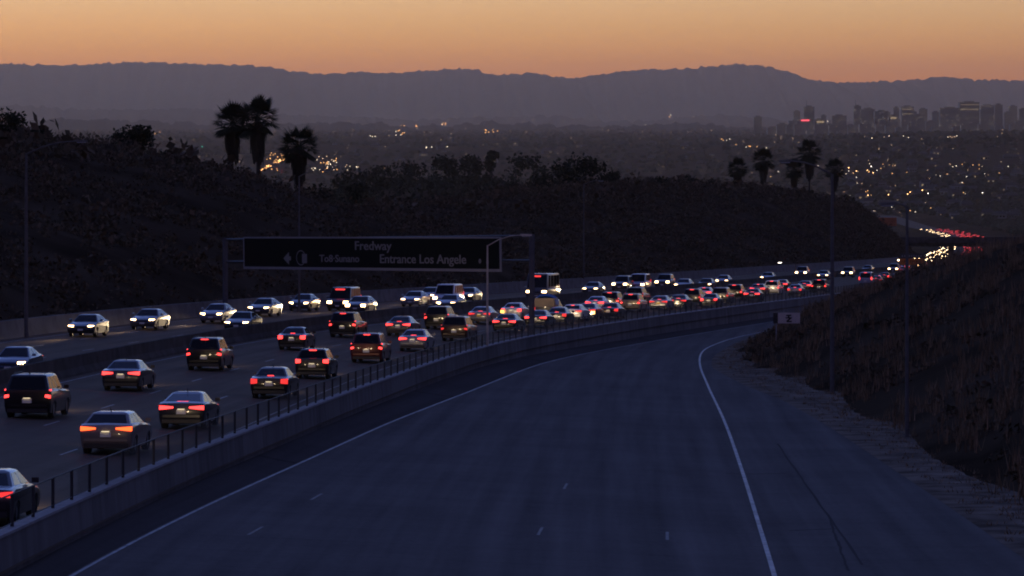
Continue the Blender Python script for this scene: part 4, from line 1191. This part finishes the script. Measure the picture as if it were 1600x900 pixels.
place('sedan_b', 455, 548, A, BLK, 'black sedan with a lit third brake light in the middle lane', tail='brake')
place('suv', 534, 528, A, BLK, 'second black sport utility vehicle along the median barrier', tail='brake')
place('sedan', 621, 526, A, GRY, 'grey sedan with a pale bumper beside the median barrier', tail='brake')
place('suv', 681, 515, A, BLK, 'black sport utility vehicle half hidden behind the orange-tinted one', tail='brake', third=False)
place('sedan', 748, 507, A, SIL, 'silver sedan with a yellow plate left of the pale lamp post', tail='tail', plate='yplate')
place('sedan_b', 798, 500, A, WHT, 'white sedan with bright red lights right of the pale lamp post', tail='brake')
place('sedan', 787, 520, A, BLK, 'low black sedan crossing behind the pale lamp post by the fence', tail='brake')
place('sedan', 836, 513, A, DKG, 'dark sedan at the foot of the right gantry post', tail='brake', third=False)
place('sedan_b', 868, 508, A, BLK, 'black sedan just right of the gantry post by the fence', tail='tail')
place('cross', 892, 503, A, WHT, 'pale crossover wedged before the blue car by the fence', tail='tail')
place('sedan', 914, 500, A, BLU, 'blue car with a bright amber signal light by the fence', tail='tail', third=False)
place('sedan', 928, 487, A, WHT, 'white sedan with red lights behind the blue car', tail='brake')
place('suv', 951, 485, A, DKG, 'dark sport utility vehicle right of the white sedan behind the blue car', tail='brake')
place('sedan_b', 950, 499, A, DKG, 'low dark sedan by the fence right of the amber light', tail='tail')
place('suv', 984, 488, A, GLD, 'tan sport utility vehicle with two round red lights by the fence', tail='brake', third=True)
place('suv', 990, 476, A, DKG, 'dark sport utility vehicle behind the tan one', tail='tail', third=False)
place('sedan', 1028, 485, A, SIL, 'silver sedan right of the tan sport utility vehicle', tail='tail', plate='yplate')
place('sedan', 1058, 483, A, BLK, 'black sedan in the queue right of the silver sedan', tail='tail')
place('suv', 1080, 478, A, DKG, 'dark sport utility vehicle, third right of the tan one', tail='tail')
place('cross', 1098, 470, A, WHT, 'white crossover in the far lane of the queue', tail='brake')
place('sedan_b', 1107, 481, A, BLK, 'black sedan by the fence below the white crossover', tail='brake', third=False)
place('suv', 1124, 475, A, GRY, 'grey sport utility vehicle with a yellow plate in the queue', tail='tail', plate='yplate', third=False)
place('suv', 1146, 469, A, BLK, 'black sport utility vehicle in the queue right of the yellow plate', tail='brake')
place('sedan', 1174, 471, A, BLK, 'black sedan by the fence, two places right of the yellow plate', tail='brake')
place('cross', 1183, 463, A, GRY, 'grey crossover in the middle of the queue', tail='brake')
place('suv', 1205, 461, A, WHT, 'white sport utility vehicle in the right half of the queue', tail='brake')
place('sedan', 1219, 454, A, DKG, 'dark sedan in the far lane near the end of the queue', tail='brake', third=False)
place('sedan_b', 1241, 463, A, SIL, 'silver sedan alone by the fence near the ramp board', tail='tail')
place('sedan', 1256, 456, A, GRY, 'grey sedan just beyond the lone silver sedan', tail='brake')
place('suv', 1279, 458, A, BLK, 'black vehicle with red lights left of the tall right lamp post', tail='brake')
place('van', 1352, 447, A, (0.35, 0.38, 0.45), 'pale blue van right of the tall right lamp post', tail='brake')
place('sedan', 1368, 446, A, SIL, 'silver sedan right beside the pale blue van', tail='tail')
place('sedan_b', 1381, 440, A, BLK, 'black sedan beyond the pale blue van', tail='brake')
place('sedan', 1400, 442, A, BLK, 'black sedan half hidden by the right bank', tail='brake')
place('sedan', 1411, 436, A, SIL, 'first of three pale roofed cars queuing behind the slim right post', tail='tail')
place('cross', 1412, 429, A, WHT, 'middle of three pale roofed cars queuing behind the slim right post', tail='tail')
place('sedan_b', 1414, 424, A, SIL, 'farthest of three pale roofed cars queuing behind the slim right post', tail='tail')
place('sedan', 1432, 431, A, BLK, 'black sedan with red lights below the orange roadwork board', tail='brake')
place('sedan', 1466, 419, A, BLK, 'last dark car before the bank hides the departing lanes', tail='tail')
# pickup with a tarpaulin-covered load
pk = place('pickup', 850, 501, A, GRY, 'pickup truck carrying a covered load, right of the gantry post', tail='tail', third=False)
ld = empty('covered_load', pk.location); ld.rotation_euler = pk.rotation_euler
tag(ld, 'tan box load under a bright blue tarpaulin on the pickup truck', 'cargo')
mb = MB(); mb.box(-2.75, -0.9, -0.88, 0.88, 1.19, 1.95); mb.build('box', M['tan'], ld)
mb = MB(); rn = random.Random(3)
rows = []
for i in range(15):
    x = lerp(-2.45, -0.78, i/14); row = []
    for j in range(13):
        a = math.pi*j/12; yy = math.cos(a)*0.97; zz = 1.35+math.sin(a)**0.6*(0.78+0.16*math.sin(i*0.7))
        row.append((x+rn.uniform(-.03, .03), -yy, zz+rn.uniform(-.03, .03)))
    rows.append(row)
mb.grid(rows); mb.build('tarpaulin', M['tarp'], ld, smooth=True)
# the blue car's amber signal
def signal(o, x, y, z, s=0.16):
    mb = MB(); mb.hexa([(x-0.06, y-s, z-s*.8), (x+0.1, y-s, z-s*.8), (x+0.1, y+s, z-s*.8), (x-0.06, y+s, z-s*.8), (x-0.05, y-s, z+s*.8), (x+0.1, y-s, z+s*.8), (x+0.1, y+s, z+s*.8), (x-0.05, y+s, z+s*.8)])
    mb.build('turn_signal', M['amber'], o)
for o in [o for o in COL.objects if o.get('label', '').startswith('blue car with a bright amber')]: signal(o, -2.42, -0.72, 0.66, 0.17)
for o in [o for o in COL.objects if o.get('label', '').startswith('white sedan with bright red lights right')]: signal(o, -2.44, 0.74, 0.72, 0.15); signal(o, -2.42, 0.74, 0.46, 0.08)

I = False
place('sedan_b', 12, 590, I, BLU, 'dark blue oncoming sedan cut by the left frame edge next to the barrier', third=False, tail='tail')
place('sedan', 125, 527, I, DKG, 'dark oncoming sedan alone at the left with both headlights on the road', tail='tail', third=False)
place('sedan', 221, 516, I, GRY, 'grey oncoming sedan, second from the left in the far lanes', tail='tail', third=False)
place('sedan_b', 328, 506, I, SIL, 'silver oncoming sedan just left of the left gantry post', tail='tail', third=False)
place('sedan', 368, 520, I, DKG, 'dark oncoming sedan next to the barrier below the gantry post', tail='tail', third=False)
place('sedan', 402, 495, I, GRY, 'grey oncoming sedan right of the left gantry post', tail='tail', third=False)
place('sedan_b', 465, 487, I, GRY, 'grey oncoming sedan left of the dark shuttle van', tail='tail', third=False)
place('van', 526, 487, I, BLK, 'dark oncoming shuttle van with a small red sign in its windscreen', tail='tail', third=False, extra='dest')
place('cross', 554, 491, I, GRY, 'grey oncoming crossover in front of the dark shuttle van', tail='tail', third=False)
place('sedan', 639, 480, I, SIL, 'silver oncoming sedan under the middle of the sign', tail='tail', third=False)
place('sedan', 664, 473, I, DKG, 'dark oncoming sedan partly hidden behind the silver one', tail='tail', third=False)
place('van', 690, 479, I, WHT, 'white oncoming van under the right part of the sign', tail='tail', third=False)
place('coupe', 695, 486, I, SIL, 'low silver oncoming car in front of the white van', tail='tail', third=False)
place('sedan_b', 724, 473, I, GRY, 'grey oncoming sedan right of the white van', tail='tail', third=False)
place('bus', 837, 470, I, GRY, 'grey oncoming shuttle bus with a red sign behind the gantry post', tail='tail', third=False, extra='dest')
place('sedan', 921, 461, I, DKG, 'dark oncoming sedan right of the shuttle bus', tail='tail', third=False)
place('suv', 967, 455, I, GRY, 'oncoming sport utility vehicle with glaring lights left of the pale van', tail='tail', third=False)
place('van', 994, 455, I, (0.40, 0.44, 0.52), 'pale oncoming van in the middle of the far lanes', tail='tail', third=False, lit_head=False)
place('suv', 1034, 451, I, GRY, 'grey oncoming sport utility vehicle right of the pale van', tail='tail', third=False)
place('cross', 1064, 455, I, BRZ, 'oncoming crossover with the brightest glare, next to the barrier', tail='tail', third=False)
place('sedan', 1100, 453, I, BLK, 'black oncoming sedan right of the glaring crossover', tail='tail', third=False)
place('sedan_b', 1127, 447, I, SIL, 'silver oncoming sedan behind the black oncoming one', tail='tail', third=False)
place('sedan', 1197, 441, I, DKG, 'dark oncoming sedan alone right of the middle', tail='tail', third=False)
place('suv', 1251, 434, I, GRY, 'oncoming sport utility vehicle nearest the short lit lamp post', tail='tail', third=False)
place('sedan', 1285, 437, I, GRY, 'oncoming sedan just left of the tall right lamp post', tail='tail', third=False)
place('suv', 1323, 434, I, BLK, 'black oncoming vehicle behind the pale blue van', tail='tail', third=False)
place('sedan_b', 1354, 427, I, DKG, 'dark oncoming sedan above the pale blue van', tail='tail', third=False)
place('suv', 1395, 427, I, GRY, 'oncoming vehicle with glaring lights left of the orange roadwork board', tail='tail', third=False)
place('suv', 1439, 420, I, BLK, 'oncoming vehicle with bright lights below the orange roadwork board', tail='tail', third=False)

# distant traffic: one small mesh each
def far_mesh(away, braking, tint):
    mb = MB()
    mb.hexa([(-2.3, -.9, .25), (2.3, -.9, .25), (2.3, .9, .25), (-2.3, .9, .25), (-2.25, -.88, .95), (2.2, -.85, .82), (2.2, .85, .82), (-2.25, .88, .95)], 0)
    mb.hexa([(-1.9, -.82, .93), (1.0, -.82, .88), (1.0, .82, .88), (-1.9, .82, .93), (-1.3, -.62, 1.44), (.2, -.62, 1.44), (.2, .62, 1.44), (-1.3, .62, 1.44)], 1)
    mb.box(-1.2, .1, -.58, .58, 1.44, 1.475, 0)
    for s_ in (-1, 1):
        mb.box(2.1, 2.34, s_*.62-.2, s_*.62+.2, .55, .82, 2)
        mb.box(-2.36, -2.2, s_*.66-.22, s_*.66+.22, .66, .92, 3)
        for x in (-1.4, 1.4): mb.box(x-.33, x+.33, s_*.8-.11, s_*.8+.11, 0, .62, 4)
    return mb.mesh('car', [plain('far_paint', tint, 0.35, metal=0.2), M['glass'], M['head_far'], M['tail_far'], M['tyre']])
FM = [far_mesh(True, True, c) for c in (WHT, SIL, BLK, GRY, DKG)]
rnd = random.Random(21)
def far_run(y0, y1, lanes, away, gap, label, group):
    for t in lanes:
        y = y0+rnd.uniform(0, 40)
        while y < y1:
            tt = t+rnd.uniform(-0.9, 0.9)
            o = obj('car', rnd.choice(FM)); p = fpt(tt, y, 0.0); o.location = p
            h = math.atan2(1, wslope(y)); pit = -math.atan((fz(tt, y+2)-fz(tt, y-2))/4/wnorm(y))
            o.rotation_euler = (0, pit, h) if away else (0, -pit, h+math.pi)
            tag(o, label, 'car', group)
            y += gap*rnd.uniform(0.6, 1.7)
OUTL = (6.8, 10.3, 13.8); INL = (22.0, 25.5, 29.0)
far_run(490*K, 790*K, INL, I, 80, 'oncoming car just before the far overpass, headlights on', 'oncoming cars before the overpass')
far_run(560*K, 790*K, OUTL, A, 80, 'departing car just before the far overpass, red lights on', 'departing cars before the overpass')
far_run(815*K, 1440*K, INL, I, 52, 'tiny oncoming car seen below the far overpass, headlights on', 'oncoming cars below the overpass')
far_run(815*K, 1440*K, (3.4,)+OUTL, A, 56, 'tiny departing car seen below the far overpass, red lights on', 'departing cars below the overpass')
far_run(1720*K, 2200*K, (-8.0, -4.0, 0.0, 3.5)+OUTL, A, 100, 'tiny departing car seen above the far overpass, red lights on', 'departing cars above the overpass')
far_run(1720*K, 2200*K, INL, I, 130, 'tiny oncoming car seen above the far overpass', 'oncoming cars above the overpass')
# ---------------------------------------------------------------- the city
M['far_wall'] = object_tint('house_wall', 0.9, 0.1)
M['far_roof'] = plain('house_roof', (0.03, 0.027, 0.026), 0.9)
M['win_lit'] = glow('lit_window', (1.0, 0.72, 0.40), 0.3, False)
M['win_dark'] = plain('dark_window', (0.01, 0.012, 0.016), 0.15)
M['red_sign'] = glow('red_roof_sign', (1.0, 0.10, 0.14), 1.6, False)
M['white_sign'] = glow('white_roof_sign', (1.0, 0.88, 0.75), 1.6, False)
def tower_mat(name, col, seed):
    m, nt, b = new_mat(name)
    tc = N(nt, 'ShaderNodeTexCoord'); sep = N(nt, 'ShaderNodeSeparateXYZ'); nt.links.new(tc.outputs['Object'], sep.inputs[0])
    def mth(op, a, c=None):
        n = N(nt, 'ShaderNodeMath', operation=op)
        for k, x in enumerate((a, c)):
            if x is None: continue
            if isinstance(x, (int, float)): n.inputs[k].default_value = x
            else: nt.links.new(x, n.inputs[k])
        return n.outputs[0]
    cx = mth('FLOOR', mth('DIVIDE', sep.outputs[0], 3.4)); cz = mth('FLOOR', mth('DIVIDE', sep.outputs[2], 4.0))
    cmb = N(nt, 'ShaderNodeCombineXYZ'); nt.links.new(cx, cmb.inputs[0]); nt.links.new(cz, cmb.inputs[1]); cmb.inputs[2].default_value = seed
    wn_ = N(nt, 'ShaderNodeTexWhiteNoise'); nt.links.new(cmb.outputs[0], wn_.inputs['Vector'])
    fl = N(nt, 'ShaderNodeTexWhiteNoise', noise_dimensions='1D'); nt.links.new(mth('ADD', cz, seed*7.7), fl.inputs['W'])
    lit = mth('GREATER_THAN', mth('ADD', mth('MULTIPLY', wn_.outputs[0], 0.75), mth('MULTIPLY', fl.outputs[0], 0.35)), 0.83)
    gap = mth('MULTIPLY', mth('GREATER_THAN', mth('FRACT', mth('DIVIDE', sep.outputs[2], 4.0)), 0.4), mth('GREATER_THAN', mth('FRACT', mth('DIVIDE', sep.outputs[0], 3.4)), 0.25))
    e = mth('MULTIPLY', mth('MULTIPLY', lit, gap), 0.16/EX)
    b.inputs['Base Color'].default_value = (*col, 1); b.inputs['Roughness'].default_value = 0.5
    b.inputs['Emission Color'].default_value = (1.0, 0.80, 0.55, 1)
    nt.links.new(e, b.inputs['Emission Strength'])
    m.cycles.emission_sampling = 'NONE'
    return m
TM = [tower_mat('tower_facade', c, k*3.1+1) for k, c in enumerate([(0.035, 0.04, 0.05), (0.06, 0.055, 0.055), (0.025, 0.03, 0.04), (0.08, 0.065, 0.06)])]
YT = 13000.0
towers = [(1178, 1190, 183, 1, 'faint slim block left of the skyline'), (1218, 1229, 194, 0, 'low block with a lit corner at the skyline\'s left end'), (1232, 1260, 189, 1, 'broad low block below the red sign'), (1256, 1272, 167, 0, 'slim tower above the red rooftop sign'),
  (1272, 1290, 187, 3, 'low block with a white lit top'), (1300, 1322, 181, 2, 'isolated mid-height slab left of the spire tower'), (1334, 1345, 166, 2, 'narrow tower with a spire light'), (1345, 1366, 171, 0, 'wide tower right of the spire tower'), (1366, 1387, 174, 2, 'wide tower with a stepped right end'),
  (1388, 1402, 181, 1, 'short block with bright upper floors'), (1408, 1427, 167, 0, 'tower with bands of lit floors in the middle of the skyline'), (1427, 1443, 180, 2, 'short dark block right of the banded tower'), (1446, 1466, 190, 3, 'low pale block before the tallest towers'), (1468, 1499, 169, 0, 'broad tower left of the tallest tower'),
  (1498, 1529, 160, 2, 'tallest tower of the skyline with a flat notched top'), (1531, 1553, 165, 0, 'plain tower right of the tallest tower'), (1554, 1566, 164, 3, 'slim reddish tower right of the plain tower'), (1569, 1581, 176, 1, 'small tower near the right end of the skyline'), (1586, 1604, 190, 2, 'low block at the right frame edge of the skyline'),
  (1198, 1214, 200, 2, 'lowest block at the far left of the skyline'), (1290, 1302, 195, 1, 'low infill block left of the isolated slab'), (1322, 1336, 196, 0, 'low infill block left of the spire tower')]
rt = random.Random(9)
for k, xa in enumerate((1240, 1283, 1310, 1340, 1352, 1378, 1396, 1420, 1436, 1456, 1476, 1488, 1508, 1522, 1542, 1576, 1592)):
    towers.append((xa, xa+rt.uniform(7, 13), rt.uniform(166, 188), rt.randrange(4), 'slim background tower, number %s from the left among the slim ones' % ('one two three four five six seven eight nine ten eleven twelve thirteen fourteen fifteen sixteen seventeen'.split()[k])))
for k, (xa, xb, yt, mi, lab) in enumerate(towers):
    Y = YT+(k % 4)*160+(1200 if k >= 22 else 0)
    X0, X1 = (xa-800)*Y/F_PX, (xb-800)*Y/F_PX; zg = ground((X0+X1)/2, Y)-6; top = H(yt, Y)
    t = empty('office_tower', ((X0+X1)/2, Y, zg)); tag(t, lab, 'tower', 'downtown towers'); hw_ = (X1-X0)/2; hh_ = top-zg
    mb = MB(); mb.box(-hw_, hw_, -hw_*0.7, hw_*0.7, 0, hh_); mb.build('shaft', TM[mi], t)
    mb = MB(); mb.box(-hw_*0.55, hw_*0.5, -hw_*0.4, hw_*0.4, hh_, hh_+5); mb.build('plant_room', TM[mi], t)
    mb = MB(); mb.box(-hw_-0.6, hw_+0.6, -hw_*0.7-0.6, hw_*0.7+0.6, hh_-1.2, hh_+0.8); mb.build('parapet', TM[mi], t)
    if k == 2:
        mb = MB(); mb.box(hw_*0.35, hw_+9, -hw_*0.7-2, -hw_*0.7-1, hh_-1, hh_+5); mb.build('rooftop_sign', M['red_sign'], t)
    if k in (4, 9):
        mb = MB(); mb.box(-hw_*0.6, hw_*0.7, -hw_*0.7-1.5, -hw_*0.7-0.7, hh_-11, hh_-4); mb.build('lit_floor', M['win_lit'], t)
    if k in (3, 6):
        mb = MB(); mb.tube([(-hw_*0.5, 0, hh_), (-hw_*0.5, 0, hh_+24)], [1.2, 0.4], 6); mb.build('mast', M['dark_steel'], t)
    if k in (10, 14):
        for q in range(2):
            mb = MB(); mb.box(-hw_*0.9, hw_*0.9, -hw_*0.7-0.9, -hw_*0.7-0.3, hh_-9-q*16, hh_-7.5-q*16); mb.build('lit_floor', M['win_lit'], t)

for k in range(26):             # lower blocks between the towers
    r_ = random.Random(500+k); xa = 1196+k*16+r_.uniform(-5, 5); xb = xa+r_.uniform(10, 20); Y = YT-500-(k % 5)*120
    X0, X1 = (xa-800)*Y/F_PX, (xb-800)*Y/F_PX; zg = ground((X0+X1)/2, Y)-6; hh_ = H(r_.uniform(190, 206), Y)-zg; hw_ = (X1-X0)/2
    t = empty('city_block', ((X0+X1)/2, Y, zg)); tag(t, 'low city block between and before the towers', 'building', 'low blocks of downtown')
    mb = MB(); mb.box(-hw_, hw_, -15, 15, 0, max(hh_, 12)); mb.build('shaft', TM[k % 4], t)
    mb = MB(); mb.box(-hw_*0.5, hw_*0.3, -6, 6, max(hh_, 12), max(hh_, 12)+4); mb.build('plant_room', TM[k % 4], t)
# houses
rnd = random.Random(77)
def house_meshes():
    w = MB(); w.box(-6.5, 6.5, -4.5, 4.5, -2, 3.6); wm = w.mesh('wall', [M['far_wall']])
    r = MB(); z0, z1 = 3.5, 6.0
    r.quad((-7, -5, z0), (7, -5, z0), (5, 0, z1), (-5, 0, z1)); r.quad((7, 5, z0), (-7, 5, z0), (-5, 0, z1), (5, 0, z1)); r.tri((7, -5, z0), (7, 5, z0), (5, 0, z1)); r.tri((-7, 5, z0), (-7, -5, z0), (-5, 0, z1)); r.quad((-7, -5, z0), (-7, 5, z0), (7, 5, z0), (7, -5, z0))
    rm = r.mesh('roof', [M['far_roof']])
    f = MB(); f.box(-0.9, 0.9, -0.08, 0.04, -0.7, 0.7); fm = f.mesh('window', [M['win_dark']])
    c = MB(); c.box(-0.5, 0.5, -0.5, 0.5, 4.2, 7.0); cm = c.mesh('chimney', [M['far_wall']])
    return wm, rm, fm, cm
HM = house_meshes()
def house(x, y, label, group):
    p = ray_ground(x, y, 2300, 26000)
    t = empty('house', p, rnd.uniform(-0.5, 0.5)); s = rnd.uniform(0.8, 1.5); t.scale = (s, s, s*rnd.choice((1, 1, 1.5)))
    tag(t, label, 'house', group)
    w = obj('wall', HM[0], None, t); g_ = rnd.uniform(0.05, 0.16); w.color = (g_, g_*0.95, g_*0.9, 1)
    r = obj('roof', HM[1], None, t)
    ch = obj('chimney', HM[3], None, r); ch.color = w.color; ch.location = (rnd.uniform(-3, 3), 1.2, 0)
    for k in range(4):
        o = obj('window', HM[2], None, t); o.location = (-4.6+k*3.0, -4.52, 1.5)
        if rnd.random() < 0.13: o.material_slots[0].link = 'OBJECT'; o.material_slots[0].material = M['win_lit']
for k in range(74):
    y = 236+rnd.random()**0.9*108; house(rnd.uniform(1345 if y > 300 else 1320, 1610), y, 'small dim house on the far right hillside among trees', 'houses on the right hillside')
for k in range(60):
    house(rnd.uniform(330, 1130), rnd.uniform(205, 262), 'small dim house on the valley floor between hill and mountains', 'houses on the valley floor')

# street lights on the right hillside, one by one
pm_ = MB(); pm_.tube([(0, 0, -1), (0, 0, 8.6)], 0.12, 5); POLE = pm_.mesh('pole', [M['dark_steel']])
am_ = MB(); am_.tube([(0, 0, 8.4), (0, -1.6, 8.9)], 0.07, 4); ARM = am_.mesh('arm', [M['dark_steel']])
def lamp_mesh(mat, s):
    mb = MB(); c = (0, -1.7, 8.8)
    v = [(c[0]+s, c[1], c[2]), (c[0]-s, c[1], c[2]), (c[0], c[1]+s, c[2]), (c[0], c[1]-s, c[2]), (c[0], c[1], c[2]+s), (c[0], c[1], c[2]-s)]
    mb.v = v; mb.f = [(0, 2, 4), (2, 1, 4), (1, 3, 4), (3, 0, 4), (2, 0, 5), (1, 2, 5), (3, 1, 5), (0, 3, 5)]; mb.m = [0]*8
    return mb.mesh('lamp', [mat])
LA, LW_ = lamp_mesh(L_AMB, 0.62), lamp_mesh(L_WHT, 0.62)
LA2, LW2 = lamp_mesh(glow('dim_amber_light', (1.0, 0.5, 0.18), 4, False), 0.6), lamp_mesh(glow('dim_white_light', (1.0, 0.85, 0.65), 4, False), 0.6)
def street_light(x, y, me, label, group):
    p = ray_ground(x, y+8.6*F_PX/6000, 2300, 26000)
    t = empty('street_lamp', p); tag(t, label, 'street lamp', group); s = p.y/6000; t.scale = (s, s, 1)
    obj('pole', POLE, None, t); obj('arm', ARM, None, t)
    l = obj('lamp', me, None, t); l.location = (0, 0, p_z(p, y)-p.z-8.8); l.scale = (1, 1, s)
    l.location.z = p_z(p, y)-p.z-8.8*s
def p_z(p, y): return CAM_Z-(y-HOR)*p.y/F_PX
BR = [(1322, 277), (1326, 262), (1338, 267), (1355, 266), (1361, 260), (1364, 270), (1356, 305), (1388, 304), (1328, 305), (1418, 303), (1422, 300), (1441, 297), (1450, 302), (1452, 280), (1477, 296), (1482, 300), (1535, 301), (1518, 271), (1450, 284)]
for k, (x, y) in enumerate(BR):
    street_light(x, y, LA if k % 4 else LW_, 'bright amber street light on the dark right hillside' if k % 4 else 'bright white street light on the dark right hillside', 'bright street lights' if k % 4 else 'bright white street lights')
DM = [(1204, 276), (1216, 268), (1262, 265), (1278, 259), (1285, 263), (1326, 267), (1333, 270), (1338, 277), (1358, 268), (1370, 266), (1376, 263), (1469, 275), (1505, 301), (1503, 285), (1526, 275), (1510, 276), (1480, 272), (1393, 323), (1454, 325), (1430, 331), (1388, 343), (1575, 260), (1130, 219), (1140, 217), (1150, 226), (1166, 230), (1183, 229), (583, 284), (600, 262), (611, 263), (230, 213)]
for k, (x, y) in enumerate(DM):
    street_light(x, y, LW2 if k % 2 else LA2, 'dim white street light far off in the dusk' if k % 2 else 'dim amber street light far off in the dusk', 'dim white street lights' if k % 2 else 'dim amber street lights')

# the carpet of lights farther off: nobody could count it
mats = [glow('city_amber', (1.0, 0.45, 0.14), 5, False), glow('city_white', (1.0, 0.8, 0.55), 4, False), glow('city_dim', (1.0, 0.62, 0.36), 2.6, False), glow('city_green', (0.1, 1.0, 0.6), 1.2, False), glow('city_red', (1.0, 0.08, 0.06), 1.5, False)]
mb = MB()
def spark(x, y, m, s=1.0):
    p = ray_ground(x, y+2.5, 2600, 30000); z = p_z(p, y); r = p.y/F_PX*0.75*s
    i = len(mb.v); mb.v += [(p.x+r, p.y, z), (p.x-r, p.y, z), (p.x, p.y+r, z), (p.x, p.y-r, z), (p.x, p.y, z+r), (p.x, p.y, z-r)]
    for f in ((0, 2, 4), (2, 1, 4), (1, 3, 4), (3, 0, 4), (2, 0, 5), (1, 2, 5), (3, 1, 5), (0, 3, 5)): mb.f.append(tuple(i+q for q in f)); mb.m.append(m)
for k in range(60):              # the lit road left of the single palm
    u = rnd.random(); spark(lerp(408, 447, u)+rnd.gauss(0, 1), lerp(266, 246, u)+rnd.gauss(0, 1.2), 0)
for k in range(22): spark(rnd.uniform(416, 446), rnd.uniform(238, 252), 0, 0.8)
for k in range(10): spark(rnd.uniform(424, 446), rnd.uniform(262, 274), rnd.choice((0, 4)), 0.7)
for k in range(40): spark(rnd.gauss(515, 9), rnd.gauss(256, 6), rnd.choice((0, 1, 1, 2)), 0.9)
for k in range(10): spark(rnd.gauss(550, 7), rnd.gauss(261, 4), rnd.choice((1, 2)), 0.8)
for k in range(12): spark(rnd.uniform(485, 500), rnd.uniform(262, 270), 1, 0.8)
for (x0, x1, y0, y1, n, m) in ((236, 290, 187, 197, 15, 0), (60, 74, 188, 192, 5, 0), (626, 634, 196, 199, 4, 0), (648, 668, 195, 199, 8, 0), (682, 704, 192, 195, 7, 0), (614, 632, 203, 212, 8, 0), (576, 592, 209, 214, 6, 1), (757, 778, 202, 208, 8, 0), (645, 700, 229, 231, 6, 1), (240, 250, 206, 211, 3, 0), (1120, 1136, 217, 220, 2, 0), (1170, 1200, 228, 231, 5, 0), (1205, 1225, 205, 212, 4, 2), (1270, 1300, 187, 192, 4, 1), (1360, 1420, 211, 216, 6, 1), (1450, 1470, 200, 204, 5, 1), (1470, 1500, 212, 215, 5, 2), (1045, 1049, 178, 184, 2, 0), (1008, 1018, 195, 197, 2, 0)):
    for k in range(n): spark(rnd.uniform(x0, x1), rnd.uniform(y0, y1), m if rnd.random() < 0.8 else 1, 0.85)
spark(316, 229, 3, 1.2)
for k in range(70): spark(rnd.uniform(1318, 1570), rnd.uniform(255, 342), rnd.choice((0, 0, 1)), rnd.uniform(0.4, 0.85))
for k in range(420): spark(rnd.uniform(-60, 1180), 180+rnd.random()**1.5*90, 2, rnd.uniform(0.3, 0.6))
for k in range(260): spark(rnd.uniform(1180, 1640), 200+rnd.random()*150, 2, rnd.uniform(0.3, 0.65))
tag(mb.build('city_lights', mats), 'carpet of tiny lights across the far city', 'lights', kind='stuff')

# trees and roofs that fill the valley floor and the right hillside
def blob(mb, p, rx, rz):
    i = len(mb.v); n = 7
    for (k, zz) in ((1.0, -0.35), (1.05, 0.25), (0.68, 0.78)):
        for j in range(n):
            a = 2*math.pi*j/n+zz; q = k*rnd.uniform(0.75, 1.2)
            mb.v.append((p.x+math.cos(a)*rx*q, p.y+math.sin(a)*rx*q, p.z+rz*zz*rnd.uniform(0.85, 1.15)))
    mb.v.append((p.x, p.y, p.z+rz*rnd.uniform(0.95, 1.15)))
    for r_ in range(2):
        for j in range(n): mb.f.append((i+r_*n+j, i+r_*n+(j+1) % n, i+(r_+1)*n+(j+1) % n, i+(r_+1)*n+j)); mb.m.append(0)
    for j in range(n): mb.f.append((i+2*n+j, i+2*n+(j+1) % n, i+3*n)); mb.m.append(0)
mb = MB()
for k in range(9000):
    x = rnd.uniform(-120, 1720); Y = 4700*(4.2**(rnd.random()**1.2)); X = (x-800)*Y/F_PX
    if abs(X-WALLX(min(Y, 4500))) < 45 and Y < 4900: continue
    if wob(X, Y, 330, 1)+rnd.gauss(0, 0.5) < -0.35: continue
    s = rnd.uniform(3.5, 9.0); blob(mb, Vector((X, Y, ground(X, Y))), s, s*rnd.uniform(0.7, 1.3))
for k in range(2600):            # nearer slope right of the far freeway
    Y = rnd.uniform(1650, 5600); x = rnd.uniform(1300, 1700); X = (x-800)*Y/F_PX
    if X-WALLX(min(Y, 4800)) < 45 and X-WALLX(min(Y, 4800)) > -75 and Y < 5000: continue
    s = rnd.uniform(2.5, 6.0); blob(mb, Vector((X, Y, ground(X, Y))), s, s*rnd.uniform(0.7, 1.3))
tag(mb.build('valley_trees', M['leaf']), 'dark mass of trees across the valley and far slopes', 'trees', kind='stuff')
for k, (x, yt, w) in enumerate([(1428, 226, 14), (1446, 228, 12), (1461, 222, 14), (1476, 223, 12), (1500, 220, 16), (1521, 218, 16), (1540, 221, 12), (1560, 219, 14), (1592, 212, 16), (1330, 234, 16), (1310, 236, 14), (1100, 216, 20), (1040, 214, 18)]):
    tree_at(x, yt, w, 3700+(k % 3)*120, 200+k, 'small dark tree standing up on the skyline ridge of the right slope' if x > 1300 else 'tree standing up from the dark valley floor', name='far_tree', n=160, group='ridge trees' if x > 1300 else 'valley trees', leaf=1.1)
# ---------------------------------------------------------------- the evening air
hz = MB(); hz.box(-27000, 27500, -400, 52000, -6.0, CAM_Z+800)
hm = bpy.data.materials.new('evening_haze'); hm.use_nodes = True
nt = hm.node_tree
for n in list(nt.nodes):
    if n.type != 'OUTPUT_MATERIAL': nt.nodes.remove(n)
pv = nt.nodes.new('ShaderNodeVolumePrincipled')
pv.inputs['Color'].default_value = (1.0, 0.71, 0.53, 1)
pv.inputs['Density'].default_value = 0.95/42000
pv.inputs['Anisotropy'].default_value = 0.82
nt.links.new(pv.outputs[0], [n for n in nt.nodes if n.type == 'OUTPUT_MATERIAL'][0].inputs['Volume'])
hm.cycles.homogeneous_volume = True
hz.build('haze', hm, kind='stuff')
